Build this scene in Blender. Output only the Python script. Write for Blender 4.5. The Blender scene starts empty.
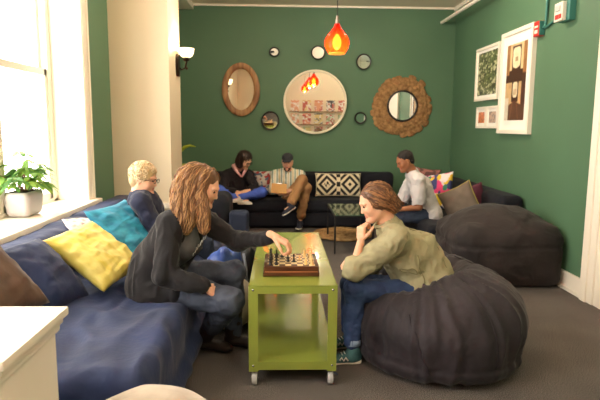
import bpy, bmesh, math, random
import numpy as np
from mathutils import Vector, Matrix, Euler

random.seed(7)
SC = bpy.context.scene
COL = SC.collection

# ------------------------------------------------------------------ camera, world, light, exposure
def build_camera():
    tilt, yaw, roll = math.radians(7.8), math.radians(2.1), math.radians(0.45)
    fw = Vector((math.sin(yaw)*math.cos(tilt), math.cos(yaw)*math.cos(tilt), -math.sin(tilt)))
    r0 = Vector((math.cos(yaw), -math.sin(yaw), 0)); u0 = r0.cross(fw)
    rt = r0*math.cos(roll) + u0*math.sin(roll); up = u0*math.cos(roll) - r0*math.sin(roll)
    cd = bpy.data.cameras.new('camera'); cam = bpy.data.objects.new('camera', cd); COL.objects.link(cam)
    cd.sensor_fit = 'HORIZONTAL'; cd.sensor_width = 36; cd.lens = 540/600*36; cd.clip_start = .05
    m = Matrix((rt, up, -fw)).transposed().to_4x4(); m.translation = Vector((0, 0, 1.5))
    cam.matrix_world = m
    cd.dof.use_dof = True; cd.dof.focus_distance = 3.3; cd.dof.aperture_fstop = 4.0
    SC.camera = cam
build_camera()

SC.view_settings.view_transform = 'Standard'
SC.view_settings.look = 'None'
SC.view_settings.gamma = 1
SC.view_settings.use_curve_mapping = False
SC.view_settings.exposure = 0.1
SC.cycles.use_denoising = True
SC.cycles.max_bounces = 9
SC.cycles.diffuse_bounces = 6
SC.cycles.sample_clamp_indirect = 8

W = bpy.data.worlds.new('daylight'); SC.world = W; W.use_nodes = True
W.node_tree.nodes['Background'].inputs[0].default_value = (1.0, .955, .88, 1)
W.node_tree.nodes['Background'].inputs[1].default_value = 14.5

def portal(y, z, sy, sz):
    ld = bpy.data.lights.new('window_portal', 'AREA'); ld.shape = 'RECTANGLE'; ld.size = sz; ld.size_y = sy
    ld.cycles.is_portal = True
    o = bpy.data.objects.new('window_portal', ld); COL.objects.link(o)
    o.location = (-2.19, y, z); o.rotation_euler = (0, -math.pi/2, 0)
portal(4.03, 1.98, 2.06, 2.36); portal(1.4, 1.98, 2.06, 2.36)

def add_fill(x, y, z, power, size=.5):  # unseen fill lights, added under the ceiling to brighten the room
    ld = bpy.data.lights.new('added_fill_light', 'POINT'); ld.shadow_soft_size = size; ld.energy = power; ld.color = (1, .86, .68)
    o = bpy.data.objects.new('added_fill_light', ld); COL.objects.link(o); o.location = (x, y, z)
for _x, _y, _e in ((.6, 1.0, 52), (1.7, -1.3, 60), (1.5, 5.9, 50), (-.35, 5.8, 38)): add_fill(_x, _y, 3.12, _e, .11)

# ------------------------------------------------------------------ helpers
def lin(c):
    return tuple((v/12.92 if v <= .04045 else ((v+.055)/1.055)**2.4) for v in [x/255 for x in c])
MATS = {}
def mat(name, rgb, rough=.8, metal=0., var=.0, vscale=6., bump=0., bscale=60., sheen=0., spec=.4, coat=0., emit=None, estr=0., attr=False, stretch=None, rgb2=None, alpha=None, detail=4., trans=0., crease=0., cscale=11.):
    if name in MATS: return MATS[name]
    m = bpy.data.materials.new(name); m.use_nodes = True; nt = m.node_tree; b = nt.nodes['Principled BSDF']
    c = (*lin(rgb), 1)
    b.inputs['Base Color'].default_value = c; b.inputs['Roughness'].default_value = rough; b.inputs['Metallic'].default_value = metal
    b.inputs['Specular IOR Level'].default_value = spec; b.inputs['Sheen Weight'].default_value = sheen; b.inputs['Coat Weight'].default_value = coat
    b.inputs['Sheen Roughness'].default_value = .4; b.inputs['Transmission Weight'].default_value = trans
    if alpha is not None: b.inputs['Alpha'].default_value = alpha
    if emit: b.inputs['Emission Color'].default_value = (*lin(emit), 1); b.inputs['Emission Strength'].default_value = estr
    tc = nt.nodes.new('ShaderNodeTexCoord'); mp = nt.nodes.new('ShaderNodeMapping'); nt.links.new(tc.outputs['Object'], mp.inputs[0])
    if stretch: mp.inputs['Scale'].default_value = stretch
    src = None
    if attr:
        at = nt.nodes.new('ShaderNodeAttribute'); at.attribute_name = 'Col'; src = at.outputs['Color']
    if var > 0 or rgb2:
        n = nt.nodes.new('ShaderNodeTexNoise'); n.inputs['Scale'].default_value = vscale; n.inputs['Detail'].default_value = detail
        nt.links.new(mp.outputs[0], n.inputs['Vector'])
        mx = nt.nodes.new('ShaderNodeMix'); mx.data_type = 'RGBA'
        if rgb2:
            rp = nt.nodes.new('ShaderNodeMapRange'); rp.inputs[1].default_value = .35; rp.inputs[2].default_value = .65
            nt.links.new(n.outputs['Fac'], rp.inputs[0]); nt.links.new(rp.outputs[0], mx.inputs['Factor'])
            mx.inputs['A'].default_value = c; mx.inputs['B'].default_value = (*lin(rgb2), 1)
        else:
            rp = nt.nodes.new('ShaderNodeMapRange'); rp.inputs[1].default_value = .3; rp.inputs[2].default_value = .7
            rp.inputs[3].default_value = 1-var; rp.inputs[4].default_value = 1+var
            nt.links.new(n.outputs['Fac'], rp.inputs[0])
            mx.blend_type = 'MULTIPLY'; mx.inputs['Factor'].default_value = 1; mx.clamp_result = False
            if src: nt.links.new(src, mx.inputs['A'])
            else: mx.inputs['A'].default_value = c
            nt.links.new(rp.outputs[0], mx.inputs['B'])
        src = mx.outputs['Result']
    if src: nt.links.new(src, b.inputs['Base Color'])
    if bump > 0:
        n2 = nt.nodes.new('ShaderNodeTexNoise'); n2.inputs['Scale'].default_value = bscale; n2.inputs['Detail'].default_value = 5
        nt.links.new(mp.outputs[0], n2.inputs['Vector'])
        bp = nt.nodes.new('ShaderNodeBump'); bp.inputs['Strength'].default_value = bump; bp.inputs['Distance'].default_value = .01
        nt.links.new(n2.outputs['Fac'], bp.inputs['Height']); nt.links.new(bp.outputs[0], b.inputs['Normal'])
        if crease > 0:
            n3 = nt.nodes.new('ShaderNodeTexNoise'); n3.noise_type = 'RIDGED_MULTIFRACTAL'; n3.inputs['Scale'].default_value = cscale; n3.inputs['Detail'].default_value = 2; n3.inputs['Distortion'].default_value = 1.2
            nt.links.new(mp.outputs[0], n3.inputs['Vector']); b3 = nt.nodes.new('ShaderNodeBump'); b3.inputs['Strength'].default_value = crease; b3.inputs['Distance'].default_value = .012
            nt.links.new(n3.outputs['Fac'], b3.inputs['Height']); nt.links.new(b3.outputs[0], bp.inputs['Normal'])
    MATS[name] = m
    return m

def link(o, parent=None):
    COL.objects.link(o)
    if parent is not None: o.parent = parent
    return o
def thing(name, label, cat, loc=(0, 0, 0), group=None, rot=(0, 0, 0)):
    o = bpy.data.objects.new(name, None); link(o); o.location = loc; o.rotation_euler = rot; o.empty_display_size = .05
    o['label'] = label; o['category'] = cat
    if group: o['group'] = group
    return o
def tag(o, label, cat, group=None, kind=None):
    o['label'] = label; o['category'] = cat
    if group: o['group'] = group
    if kind: o['kind'] = kind
    return o
def structure(o, label=None):
    o['kind'] = 'structure'
    if label: o['label'] = label
    return o
def raw(name, vs, fs, m, parent=None, smooth=True, off=(0, 0, 0), cols=None, mi=None):
    me = bpy.data.meshes.new(name)
    vs = np.asarray(vs, dtype=np.float64) - np.asarray(off)
    me.from_pydata(vs.tolist(), [], fs if isinstance(fs, list) else fs.tolist())
    for x in (m if isinstance(m, (list, tuple)) else [m]): me.materials.append(x)
    if mi is not None: me.polygons.foreach_set('material_index', np.asarray(mi, dtype=np.int32))
    if smooth: me.polygons.foreach_set('use_smooth', [True]*len(me.polygons))
    if cols is not None:
        ca = me.color_attributes.new('Col', 'FLOAT_COLOR', 'POINT')
        a = np.ones((len(vs), 4), dtype=np.float32); a[:, :3] = cols; ca.data.foreach_set('color', a.ravel())
    me.update()
    o = bpy.data.objects.new(name, me)
    link(o, parent)
    if parent is None: o.location = off
    return o
# bmesh collector
class MB:
    def __init__(s): s.bm = bmesh.new(); s.mi = 0
    def _new(s, r, M):
        vs = r['verts']; bmesh.ops.transform(s.bm, matrix=M, verts=vs)
        for f in {f for v in vs for f in v.link_faces}: f.material_index = s.mi
        return vs
    def box(s, c, d, rot=(0, 0, 0), bev=0):
        vs = s._new(bmesh.ops.create_cube(s.bm, size=1), Matrix.Translation(c) @ Euler(rot).to_matrix().to_4x4() @ Matrix.Diagonal((*d, 1)))
        if bev > 0:
            es = list({e for v in vs for e in v.link_edges})
            r = bmesh.ops.bevel(s.bm, geom=es, offset=bev, segments=2, affect='EDGES', profile=.7, material=-1)
            for f in r['faces']: f.material_index = s.mi
        return s
    def cyl(s, a, b, r1, r2=None, seg=20):
        a, b = Vector(a), Vector(b); r2 = r1 if r2 is None else r2; d = b-a
        M = Matrix.Translation((a+b)/2) @ d.to_track_quat('Z', 'Y').to_matrix().to_4x4()
        s._new(bmesh.ops.create_cone(s.bm, cap_ends=True, segments=seg, radius1=r1, radius2=r2, depth=d.length), M); return s
    def sph(s, c, r, seg=16, sc=(1, 1, 1), rot=(0, 0, 0)):
        s._new(bmesh.ops.create_uvsphere(s.bm, u_segments=seg, v_segments=max(6, seg//2), radius=r), Matrix.Translation(c) @ Euler(rot).to_matrix().to_4x4() @ Matrix.Diagonal((*sc, 1))); return s
    def lathe(s, prof, c=(0, 0, 0), seg=28, rot=(0, 0, 0)):   # prof: (r,z)
        M = Matrix.Translation(c) @ Euler(rot).to_matrix().to_4x4(); rings = []
        for r, z in prof:
            rings.append([s.bm.verts.new(M @ Vector((r*math.cos(2*math.pi*i/seg), r*math.sin(2*math.pi*i/seg), z))) for i in range(seg)])
        for a, b in zip(rings, rings[1:]):
            for i in range(seg):
                f = s.bm.faces.new((a[i], a[(i+1) % seg], b[(i+1) % seg], b[i])); f.material_index = s.mi
        for rg in (rings[0][::-1], rings[-1]):
            try: f = s.bm.faces.new(rg); f.material_index = s.mi
            except ValueError: pass
        return s
    def tube(s, pts, r, seg=8, rs=None, closed=False):
        pts = [Vector(p) for p in pts]; n = len(pts); rings = []; up = Vector((0, 0, 1)); prev = None
        for i, p in enumerate(pts):
            t = (pts[(i+1) % n] - pts[i-1]) if closed else (pts[min(i+1, n-1)] - pts[max(i-1, 0)])
            t.normalize()
            if prev is None:
                x = t.cross(up)
                if x.length < .1: x = t.cross(Vector((1, 0, 0)))
            else: x = prev - t*prev.dot(t)
            x.normalize(); prev = x; y = t.cross(x)
            rr = rs[i] if rs is not None else r
            rings.append([s.bm.verts.new(p + (x*math.cos(2*math.pi*k/seg) + y*math.sin(2*math.pi*k/seg))*rr) for k in range(seg)])
        pr = list(zip(rings, rings[1:])) + ([(rings[-1], rings[0])] if closed else [])
        for a, b in pr:
            for k in range(seg):
                f = s.bm.faces.new((a[k], b[k], b[(k+1) % seg], a[(k+1) % seg])); f.material_index = s.mi
        if not closed:
            f = s.bm.faces.new(rings[0]); f.material_index = s.mi
            f = s.bm.faces.new(rings[-1][::-1]); f.material_index = s.mi
        return s
    def prism(s, poly, a, axis='z', h=.01):
        """poly: 2D outline, extruded"""
        def P3(u, v, w): return {'z': (u, v, w), 'x': (w, u, v), 'y': (u, w, v)}[axis]
        lo = [s.bm.verts.new(P3(u, v, a)) for u, v in poly]; hi = [s.bm.verts.new(P3(u, v, a+h)) for u, v in poly]
        n = len(poly)
        fs = [s.bm.faces.new(lo[::-1]), s.bm.faces.new(hi)] + [s.bm.faces.new((lo[i], lo[(i+1) % n], hi[(i+1) % n], hi[i])) for i in range(n)]
        for f in fs: f.material_index = s.mi
        return s
    def build(s, name, m, parent=None, smooth=False, loc=(0, 0, 0), angle=None):
        bmesh.ops.recalc_face_normals(s.bm, faces=s.bm.faces)
        me = bpy.data.meshes.new(name); s.bm.to_mesh(me); s.bm.free()
        for x in (m if isinstance(m, (list, tuple)) else [m]): me.materials.append(x)
        if smooth or angle:
            me.polygons.foreach_set('use_smooth', [True]*len(me.polygons))
            if angle: me.set_sharp_from_angle(angle=math.radians(angle))
        o = bpy.data.objects.new(name, me); link(o, parent); o.location = loc
        return o
def dup(root, loc, rot, label=None, group=None, deep=True):
    r = root.copy(); COL.objects.link(r); r.location = loc; r.rotation_euler = rot
    if label: r['label'] = label
    if group: r['group'] = group
    for ch in list(root.children):
        c = ch.copy(); COL.objects.link(c); c.parent = r
        for g in ch.children:
            d = g.copy(); COL.objects.link(d); d.parent = c
    return r

# ---- numpy value noise
_R = np.random.RandomState(11).rand(4096).astype(np.float32)
def vnoise(p):
    p = np.asarray(p, dtype=np.float64); i = np.floor(p).astype(np.int64); f = p-i; f = f*f*(3-2*f)
    def h(a, b, c): return _R[(a*73856093 ^ b*19349663 ^ c*83492791) & 4095]
    x, y, z = i[:, 0], i[:, 1], i[:, 2]; out = 0
    for dx in (0, 1):
        for dy in (0, 1):
            for dz in (0, 1):
                w = (f[:, 0] if dx else 1-f[:, 0])*(f[:, 1] if dy else 1-f[:, 1])*(f[:, 2] if dz else 1-f[:, 2])
                out = out + w*h(x+dx, y+dy, z+dz)
    return out*2-1
def fbm(p, o=3):
    s, a = 0, 1.
    for k in range(o): s = s + a*vnoise(p*(2**k)+k*17.3); a *= .5
    return s
def ridge(p): return 1-2*np.abs(vnoise(p))

# ---- signed-distance modelling, surfaced with naive surface nets
def _rot(ax):
    """rows = local axes in world from (x,y) directions"""
    x = Vector(ax[0]).normalized(); y = Vector(ax[1]); y = (y-x*y.dot(x)).normalized(); z = x.cross(y)
    return np.array([x, y, z])
class SDF:
    def __init__(s): s.ops = []
    def cone(s, a, b, ra, rb, k=.02, sub=False):
        a, b = np.array(a, float), np.array(b, float)
        lo = np.minimum(a-ra, b-rb); hi = np.maximum(a+ra, b+rb)
        def f(p):
            ba = b-a; t = np.clip(((p-a)@ba)/max(ba@ba, 1e-9), 0, 1)
            return np.linalg.norm(p-a-t[..., None]*ba, axis=-1) - (ra+(rb-ra)*t)
        s.ops.append((f, lo, hi, k, sub)); return s
    def chain(s, pts, rs, k=.02):
        for i in range(len(pts)-1): s.cone(pts[i], pts[i+1], rs[i], rs[i+1], k)
        return s
    def ell(s, c, r, ax=((1, 0, 0), (0, 1, 0)), k=.02, sub=False):
        c, r = np.array(c, float), np.array(r, float); R = _rot(ax)
        e = np.abs(R.T)@r
        def f(p):
            q = (p-c)@R.T; k0 = np.linalg.norm(q/r, axis=-1); k1 = np.linalg.norm(q/(r*r), axis=-1)
            return k0*(k0-1)/np.maximum(k1, 1e-6)
        s.ops.append((f, c-e, c+e, k, sub)); return s
    def box(s, c, h, rr=.02, ax=((1, 0, 0), (0, 1, 0)), k=.02, sub=False):
        c, h = np.array(c, float), np.array(h, float)-rr; R = _rot(ax); e = np.abs(R.T)@(h+rr)
        def f(p):
            q = np.abs((p-c)@R.T)-h
            return np.linalg.norm(np.maximum(q, 0), axis=-1)+np.minimum(q.max(-1), 0)-rr
        s.ops.append((f, c-e, c+e, k, sub)); return s
    def mesh(s, h):
        add = [o for o in s.ops if not o[4]]
        lo = np.min([o[1] for o in add], 0)-3*h-.01; hi = np.max([o[2] for o in add], 0)+3*h+.01
        n = np.ceil((hi-lo)/h).astype(int)+1
        V = np.full(n, .2, dtype=np.float32)
        ax = [lo[i]+np.arange(n[i])*h for i in range(3)]
        for f, a, b, k, sub in s.ops:
            m = k*1.2+2.5*h
            i0 = np.clip(np.floor((a-m-lo)/h).astype(int), 0, n); i1 = np.clip(np.ceil((b+m-lo)/h).astype(int)+1, 0, n)
            if np.any(i1 <= i0): continue
            sl = tuple(slice(i0[j], i1[j]) for j in range(3))
            P = np.stack(np.meshgrid(*[ax[j][sl[j]] for j in range(3)], indexing='ij'), -1)
            d = f(P).astype(np.float32); v = V[sl]
            if sub:
                hh = np.clip(.5-.5*(v+d)/k, 0, 1); V[sl] = v*(1-hh)+(-d)*hh+k*hh*(1-hh)
            else:
                hh = np.clip(.5+.5*(v-d)/k, 0, 1); V[sl] = v*(1-hh)+d*hh-k*hh*(1-hh)
        return nets(V, lo, h)
def nets(V, lo, h):
    S = V < 0; n = np.array(V.shape)
    cnt = np.zeros(n-1, dtype=np.float32); acc = np.zeros((*(n-1), 3), dtype=np.float32)
    def sl(o): return tuple(slice(o[j], n[j]-1+o[j]) for j in range(3))
    cor = [(a, b, c) for a in (0, 1) for b in (0, 1) for c in (0, 1)]
    for a in cor:
        for j in range(3):
            if a[j] == 0:
                b = list(a); b[j] = 1
                va, vb = V[sl(a)], V[sl(b)]; x = (va < 0) != (vb < 0)
                t = np.where(x, va/np.where(x, va-vb, 1), 0)
                cnt += x
                for i in range(3):
                    acc[..., i] += x*(a[i] + (t if i == j else 0))
    act = cnt > 0; idx = -np.ones(n-1, dtype=np.int64); idx[act] = np.arange(act.sum())
    ijk = np.argwhere(act); vs = lo + h*(ijk + acc[act]/cnt[act][:, None])
    F = []
    for j in range(3):
        o = [0, 0, 0]; o[j] = 1
        a = S[tuple(slice(0, n[i]-o[i]) for i in range(3))]; b = S[tuple(slice(o[i], n[i]) for i in range(3))]
        e = np.argwhere(a != b); u, v = (j+1) % 3, (j+2) % 3
        ok = (e[:, u] > 0) & (e[:, v] > 0) & (e[:, u] < n[u]-1) & (e[:, v] < n[v]-1); e = e[ok]
        fl = a[tuple(e.T)]
        def at(du, dv):
            q = e.copy(); q[:, u] -= du; q[:, v] -= dv; return idx[tuple(q.T)]
        q = np.stack([at(1, 1), at(0, 1), at(0, 0), at(1, 0)], 1)
        q[~fl] = q[~fl][:, ::-1]; F.append(q)
    return vs, np.concatenate(F)
def normals(vs, fs):
    N = np.zeros_like(vs); fn = np.cross(vs[fs[:, 2]]-vs[fs[:, 0]], vs[fs[:, 3]]-vs[fs[:, 1]])
    for k in range(4): np.add.at(N, fs[:, k], fn)
    return N/np.maximum(np.linalg.norm(N, axis=1, keepdims=True), 1e-9)
def relax(vs, fs, it=1):
    for _ in range(it):
        A = np.zeros_like(vs); c = np.zeros(len(vs))
        for k in range(4):
            np.add.at(A, fs[:, k], vs[fs[:, (k+1) % 4]]); np.add.at(c, fs[:, k], 1)
            np.add.at(A, fs[:, (k+1) % 4], vs[fs[:, k]]); np.add.at(c, fs[:, (k+1) % 4], 1)
        vs = vs*.4+.6*A/np.maximum(c, 1)[:, None]
    return vs
def join(parts):
    V, F, o = [], [], 0
    for v, f in parts: V.append(v); F.append(f+o); o += len(v)
    return np.concatenate(V), np.concatenate(F)
def wrinkle(vs, fs, amp, sc, stretch=(1, 1, 1), seed=0, fold=.5, mask=None):
    """fabric folds: real displacement of the surface"""
    N = normals(vs, fs); p = vs*np.array(stretch)*sc+seed
    w = fbm(p+.4*fbm(p*.7, 1)[:, None], 2)*(1-fold)+ridge(p*1.3+.6*vnoise(p)[:, None])*fold
    if mask is not None: w = w*mask(vs)
    return vs+N*(w*amp)[:, None]
def seam(o, name, way, r, m, n=10, sink=.0, parent=None):
    """stitched seam that lies on the surface of o; way = world waypoints"""
    from mathutils.kdtree import KDTree
    off = Vector(o.location) if o.parent is None else Vector(o.parent.location)
    kd = KDTree(len(o.data.vertices))
    for i, v in enumerate(o.data.vertices): kd.insert(v.co, i)
    kd.balance(); pts = []
    for a, b in zip(way, way[1:]):
        for k in range(n):
            p = Vector(a).lerp(Vector(b), k/n)-off; near = kd.find_n(p, 4); q = sum((x[0] for x in near), Vector())/4
            nn = o.data.vertices[near[0][1]].normal; pts.append(q+nn*(r*.3-sink))
    for _ in range(2): pts = [pts[0]]+[(pts[i-1]+pts[i]*2+pts[i+1])/4 for i in range(1, len(pts)-1)]+[pts[-1]]
    return MB().tube(pts, r, 6).build(name, m, parent or o, smooth=True)
# ------------------------------------------------------------------ the room
XL, XR, YB, YF, ZC = -1.8, 2.69, 8.5, -2.6, 3.31
M_green = mat('green_paint', (80, 113, 86), rough=.55, var=.06, vscale=1.2, bump=.05, bscale=90, spec=.35)
M_cream = mat('cream_paint', (228, 212, 184), rough=.6, var=.02, vscale=2, bump=.04, bscale=60)
M_white = mat('white_gloss_paint', (238, 230, 214), rough=.35, var=.015, vscale=3)
M_ceil = mat('ceiling_paint', (240, 230, 208), rough=.9, var=.02, vscale=1)
def carpet_mat():
    m = mat('carpet', (92, 86, 82), rough=1., spec=.1, bump=.8, bscale=220)
    nt = m.node_tree; b = nt.nodes['Principled BSDF']; tc = [n for n in nt.nodes if n.type == 'TEX_COORD'][0]
    def noise(sc, det):
        n = nt.nodes.new('ShaderNodeTexNoise'); n.inputs['Scale'].default_value = sc; n.inputs['Detail'].default_value = det
        nt.links.new(tc.outputs['Object'], n.inputs['Vector']); return n
    a, c = noise(160, 3), noise(2.5, 3)
    r = nt.nodes.new('ShaderNodeValToRGB'); r.color_ramp.elements[0].position = .34; r.color_ramp.elements[1].position = .66
    r.color_ramp.elements[0].color = (*lin((56, 52, 51)), 1); r.color_ramp.elements[1].color = (*lin((130, 123, 119)), 1)
    nt.links.new(a.outputs['Fac'], r.inputs[0])
    mr = nt.nodes.new('ShaderNodeMapRange'); mr.inputs[1].default_value = .3; mr.inputs[2].default_value = .7; mr.inputs[3].default_value = .85; mr.inputs[4].default_value = 1.12
    nt.links.new(c.outputs['Fac'], mr.inputs[0])
    mx = nt.nodes.new('ShaderNodeMix'); mx.data_type = 'RGBA'; mx.blend_type = 'MULTIPLY'; mx.inputs['Factor'].default_value = 1
    nt.links.new(r.outputs[0], mx.inputs['A']); nt.links.new(mr.outputs[0], mx.inputs['B']); nt.links.new(mx.outputs['Result'], b.inputs['Base Color'])
    return m
M_carpet = carpet_mat()
T = .38
def slab(name, lo, hi, m, parent=None, bev=0):
    lo, hi = Vector(lo), Vector(hi)
    o = MB().box((lo+hi)/2, hi-lo, bev=bev).build(name, m, parent)
    if parent is None: structure(o)
    return o
slab('floor', (XL-T, YF-.1, -.1), (XR+.1, YB+.1, 0), M_carpet)
slab('ceiling', (XL-T, YF-.1, ZC), (XR+.1, YB+.1, ZC+.1), M_ceil)
slab('wall_back', (XL-T, YB, 0), (XR+.1, YB+.1, ZC), M_green)
slab('wall_front', (XL-T, YF-.1, 0), (XR+.1, YF, ZC), M_cream)
slab('wall_right', (XR, YF, 0), (XR+.1, YB, ZC), M_green)
wl = MB()
for lo, hi in (((XL-T, YF, 0), (XL, 5.05, .78)), ((XL-T, YF, 3.12), (XL, 5.05, ZC)), ((XL-T, 5.05, 0), (XL, YB, ZC)), ((XL-T, 2.42, .78), (XL, 3.0, 3.12)), ((XL-T, YF, .78), (XL, .37, 3.12))):
    wl.mi = 0 if lo[1] > 5 else 1
    lo, hi = Vector(lo), Vector(hi); wl.box((lo+hi)/2, hi-lo)
structure(wl.build('wall_left', [M_green, M_cream]))
# pier on the left wall, sconce side faces the room
slab('wall_pier', (XL, 5.88, 0), (-1.18, 6.52, ZC), M_cream)
slab('trim_1', (XL, 5.855, .60), (-1.155, 6.545, .66), M_white, bev=.008)
slab('trim_2', (XL, 5.865, 0), (-1.165, 6.535, .16), M_white, bev=.006)
slab('trim_3', (-1.6, 7.85, 3.22), (-1.31, YB-.03, ZC), M_white, bev=.01)          # boxed duct end at the ceiling
# crown strips
slab('trim_4', (XL, YB-.03, ZC-.03), (XR, YB, ZC), M_white, bev=.012)
slab('trim_5', (XR-.05, YF, ZC-.06), (XR, YB-.03, ZC), M_white, bev=.012)
slab('baseboard_right', (XR-.02, 4.55, 0), (XR, YB, .17), M_white, bev=.004)
slab('trim_6', (XR-.032, 4.55, 0), (XR-.02, YB, .035), M_white, bev=.004)
slab('trim_7', (XR-.03, 4.55, .15), (XR-.02, YB, .175), M_white, bev=.003)
slab('baseboard_back', (-1.18, YB-.02, 0), (XR-.02, YB, .17), M_white, bev=.004)
# door in the right wall (only its casing edge is in frame)
d = thing('door_1', 'white painted door in the right wall', 'door', (XR, 4.0, 0)); d['kind'] = 'structure'
def dp(name, lo, hi, m, par=d, bev=.004):
    o = slab(name, Vector(lo)-Vector((XR, 4.0, 0)), Vector(hi)-Vector((XR, 4.0, 0)), m, par, bev); return o
dp('casing', (XR-.035, 4.36, 0), (XR, 4.52, 2.6), M_white, bev=.01)
dp('casing', (XR-.05, 4.44, 0), (XR-.03, 4.53, 2.6), M_white, bev=.008)
dp('casing', (XR-.035, 3.3, 0), (XR, 3.46, 2.6), M_white, bev=.01)
dp('casing', (XR-.035, 3.3, 2.45), (XR, 4.52, 2.62), M_white, bev=.01)
dp('door_leaf', (XR-.02, 3.46, 0), (XR, 4.36, 2.45), M_white)
hb = MB(); hb.cyl((-.02, -.43, 1.0), (-.07, -.43, 1.0), .012).sph((-.08, -.43, 1.0), .028).build('door_handle', mat('brass', (190, 150, 80), rough=.3, metal=1), d, smooth=True)

# windows
M_glass = bpy.data.materials.new('window_glass'); M_glass.use_nodes = True
def glass_nodes(m, tint=(1, 1, 1), gl=.06):
    nt = m.node_tree; nt.nodes.clear(); out = nt.nodes.new('ShaderNodeOutputMaterial'); t = nt.nodes.new('ShaderNodeBsdfTransparent')
    t.inputs[0].default_value = (*tint, 1); g = nt.nodes.new('ShaderNodeBsdfGlossy'); g.inputs['Roughness'].default_value = .02
    mx = nt.nodes.new('ShaderNodeMixShader'); mx.inputs[0].default_value = gl
    nt.links.new(t.outputs[0], mx.inputs[1]); nt.links.new(g.outputs[0], mx.inputs[2]); nt.links.new(mx.outputs[0], out.inputs[0])
glass_nodes(M_glass)
def window(name, y0, y1):
    w = thing(name, 'tall white sash window in the left wall', 'window', (-2.1, (y0+y1)/2, .78)); w['kind'] = 'structure'
    del w['category']
    hy = (y1-y0)/2; H = 3.12-.78
    def fr(lo, hi, nm='window_frame', bev=.005):
        lo, hi = Vector(lo), Vector(hi); return MB().box((lo+hi)/2, hi-lo, bev=bev).build(nm, M_white, w)
    f = MB()
    for lo, hi in (((-.08, -hy, 0), (.04, -hy+.09, H)), ((-.08, hy-.09, 0), (.04, hy, H)), ((-.08, -hy, H-.09), (.04, hy, H)), ((-.08, -hy, 0), (.04, hy, .05)), ((-.05, -.05, 0), (.03, .05, H))):
        lo, hi = Vector(lo), Vector(hi); f.box((lo+hi)/2, hi-lo, bev=.006)
    f.build('window_frame', M_white, w)
    s = MB()
    for a, b in ((-hy+.09, -.05), (.05, hy-.09)):
        for z0, z1, dx in ((.05, 1.2, .01), (1.14, H-.09, -.04)):
            for lo, hi in (((dx-.02, a, z0), (dx+.02, a+.05, z1)), ((dx-.02, b-.05, z0), (dx+.02, b, z1)), ((dx-.02, a, z0), (dx+.02, b, z0+.06)), ((dx-.02, a, z1-.06), (dx+.02, b, z1))):
                lo, hi = Vector(lo), Vector(hi); s.box((lo+hi)/2, hi-lo, bev=.004)
    sa = s.build('sash', M_white, w)
    MB().box((-.01, 0, H/2), (.005, 2*hy-.2, H-.1)).build('pane', M_glass, sa)
    # jamb lining, casing and sill
    l = MB()
    l.box((.17, hy-.006, H/2), (.30, .012, H)).box((.17, -hy+.006, H/2), (.30, .012, H)).box((.17, 0, H-.006), (.30, 2*hy, .012))
    l.build('jamb_lining', M_white, w)
    c = MB()
    c.box((.315, hy+.06, H/2), (.03, .12, H+.02), bev=.008).box((.33, hy+.1, H/2), (.03, .035, H+.02), bev=.008)
    c.box((.315, -hy-.06, H/2), (.03, .12, H+.02), bev=.008)
    c.build('casing', M_white, w)
    si = MB().box((.17, 0, .0), (.44, 2*hy+.34, .045), bev=.012).box((.325, 0, -.045), (.05, 2*hy+.28, .05), bev=.008)
    si.build('window_sill', M_white, w)
window('window_1', 3.0, 5.05); window('window_2', .37, 2.42)
# building across the street, seen washed out through the glass
ob = thing('street_building', 'pale grey building across the street seen through the window glass', 'building', (-12, 11, -3))
MB().box((0, 0, 6), (1.5, 12, 12)).build('facade', mat('facade', (205, 200, 196), rough=.9), ob)
for k in range(4):
    for j in range(3):
        MB().box((.76, -4+k*2.6, 3.2+j*3), (.05, 1.1, 1.7)).build('facade_window', mat('facade_glass', (110, 120, 130), rough=.2), ob)

# ------------------------------------------------------------------ left sofa
M_navy = mat('navy_velvet', (24, 40, 80), rough=.7, sheen=.10, var=.3, vscale=3, bump=.25, bscale=40, crease=.6, cscale=5)
M_navyd = mat('dark_navy_velvet', (12, 14, 26), rough=.85, sheen=.03, var=.15, vscale=3, bump=.2, bscale=40)
def soft_box(lo, hi, rr, h=.02, amp=.012, sc=3.2, seed=0, sag=0, stretch=(1, 1, 1), extra=None, fold=.6):
    lo, hi = np.array(lo), np.array(hi)
    s = SDF().box((lo+hi)/2, (hi-lo)/2, rr)
    if extra: extra(s)
    v, f = s.mesh(h); v = relax(v, f, 1)
    return wrinkle(v, f, amp, sc, stretch, seed, fold), f
sofa = thing('sofa', 'wide navy velvet sofa under the window sill', 'sofa', (-1.2, 3.9, 0))
def sx(s):
    s.ell((-.8, 3.25, .5), (.32, .26, .08), k=.08, sub=True)
    s.cone((-.57, 2.35, .1), (-.57, 4.9, .1), .05, .05, k=.1)
v, f = soft_box((-1.76, 2.18, .04), (-.57, 5.75, .45), .075, .022, .026, 3.4, extra=sx, stretch=(1.6, .8, 1))
raw('seat', v, f, M_navy, sofa, off=(-1.2, 3.9, 0))
for y0, y1, sd in ((2.18, 3.1, 3), (3.12, 4.35, 9), (4.37, 5.75, 5)):
    v, f = soft_box((-1.765, y0, .42), (-1.49, y1, .77), .09, .022, .012, 3, seed=sd)
    raw('back_cushion', v, f, M_navy, sofa, off=(-1.2, 3.9, 0))
for y in (2.4, 5.6):
    for x in (-1.65, -.7): MB().cyl((x+1.2, y-3.9, 0), (x+1.2, y-3.9, .06), .03).build('leg', mat('dark_wood', (45, 30, 22), rough=.5), sofa)

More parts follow.
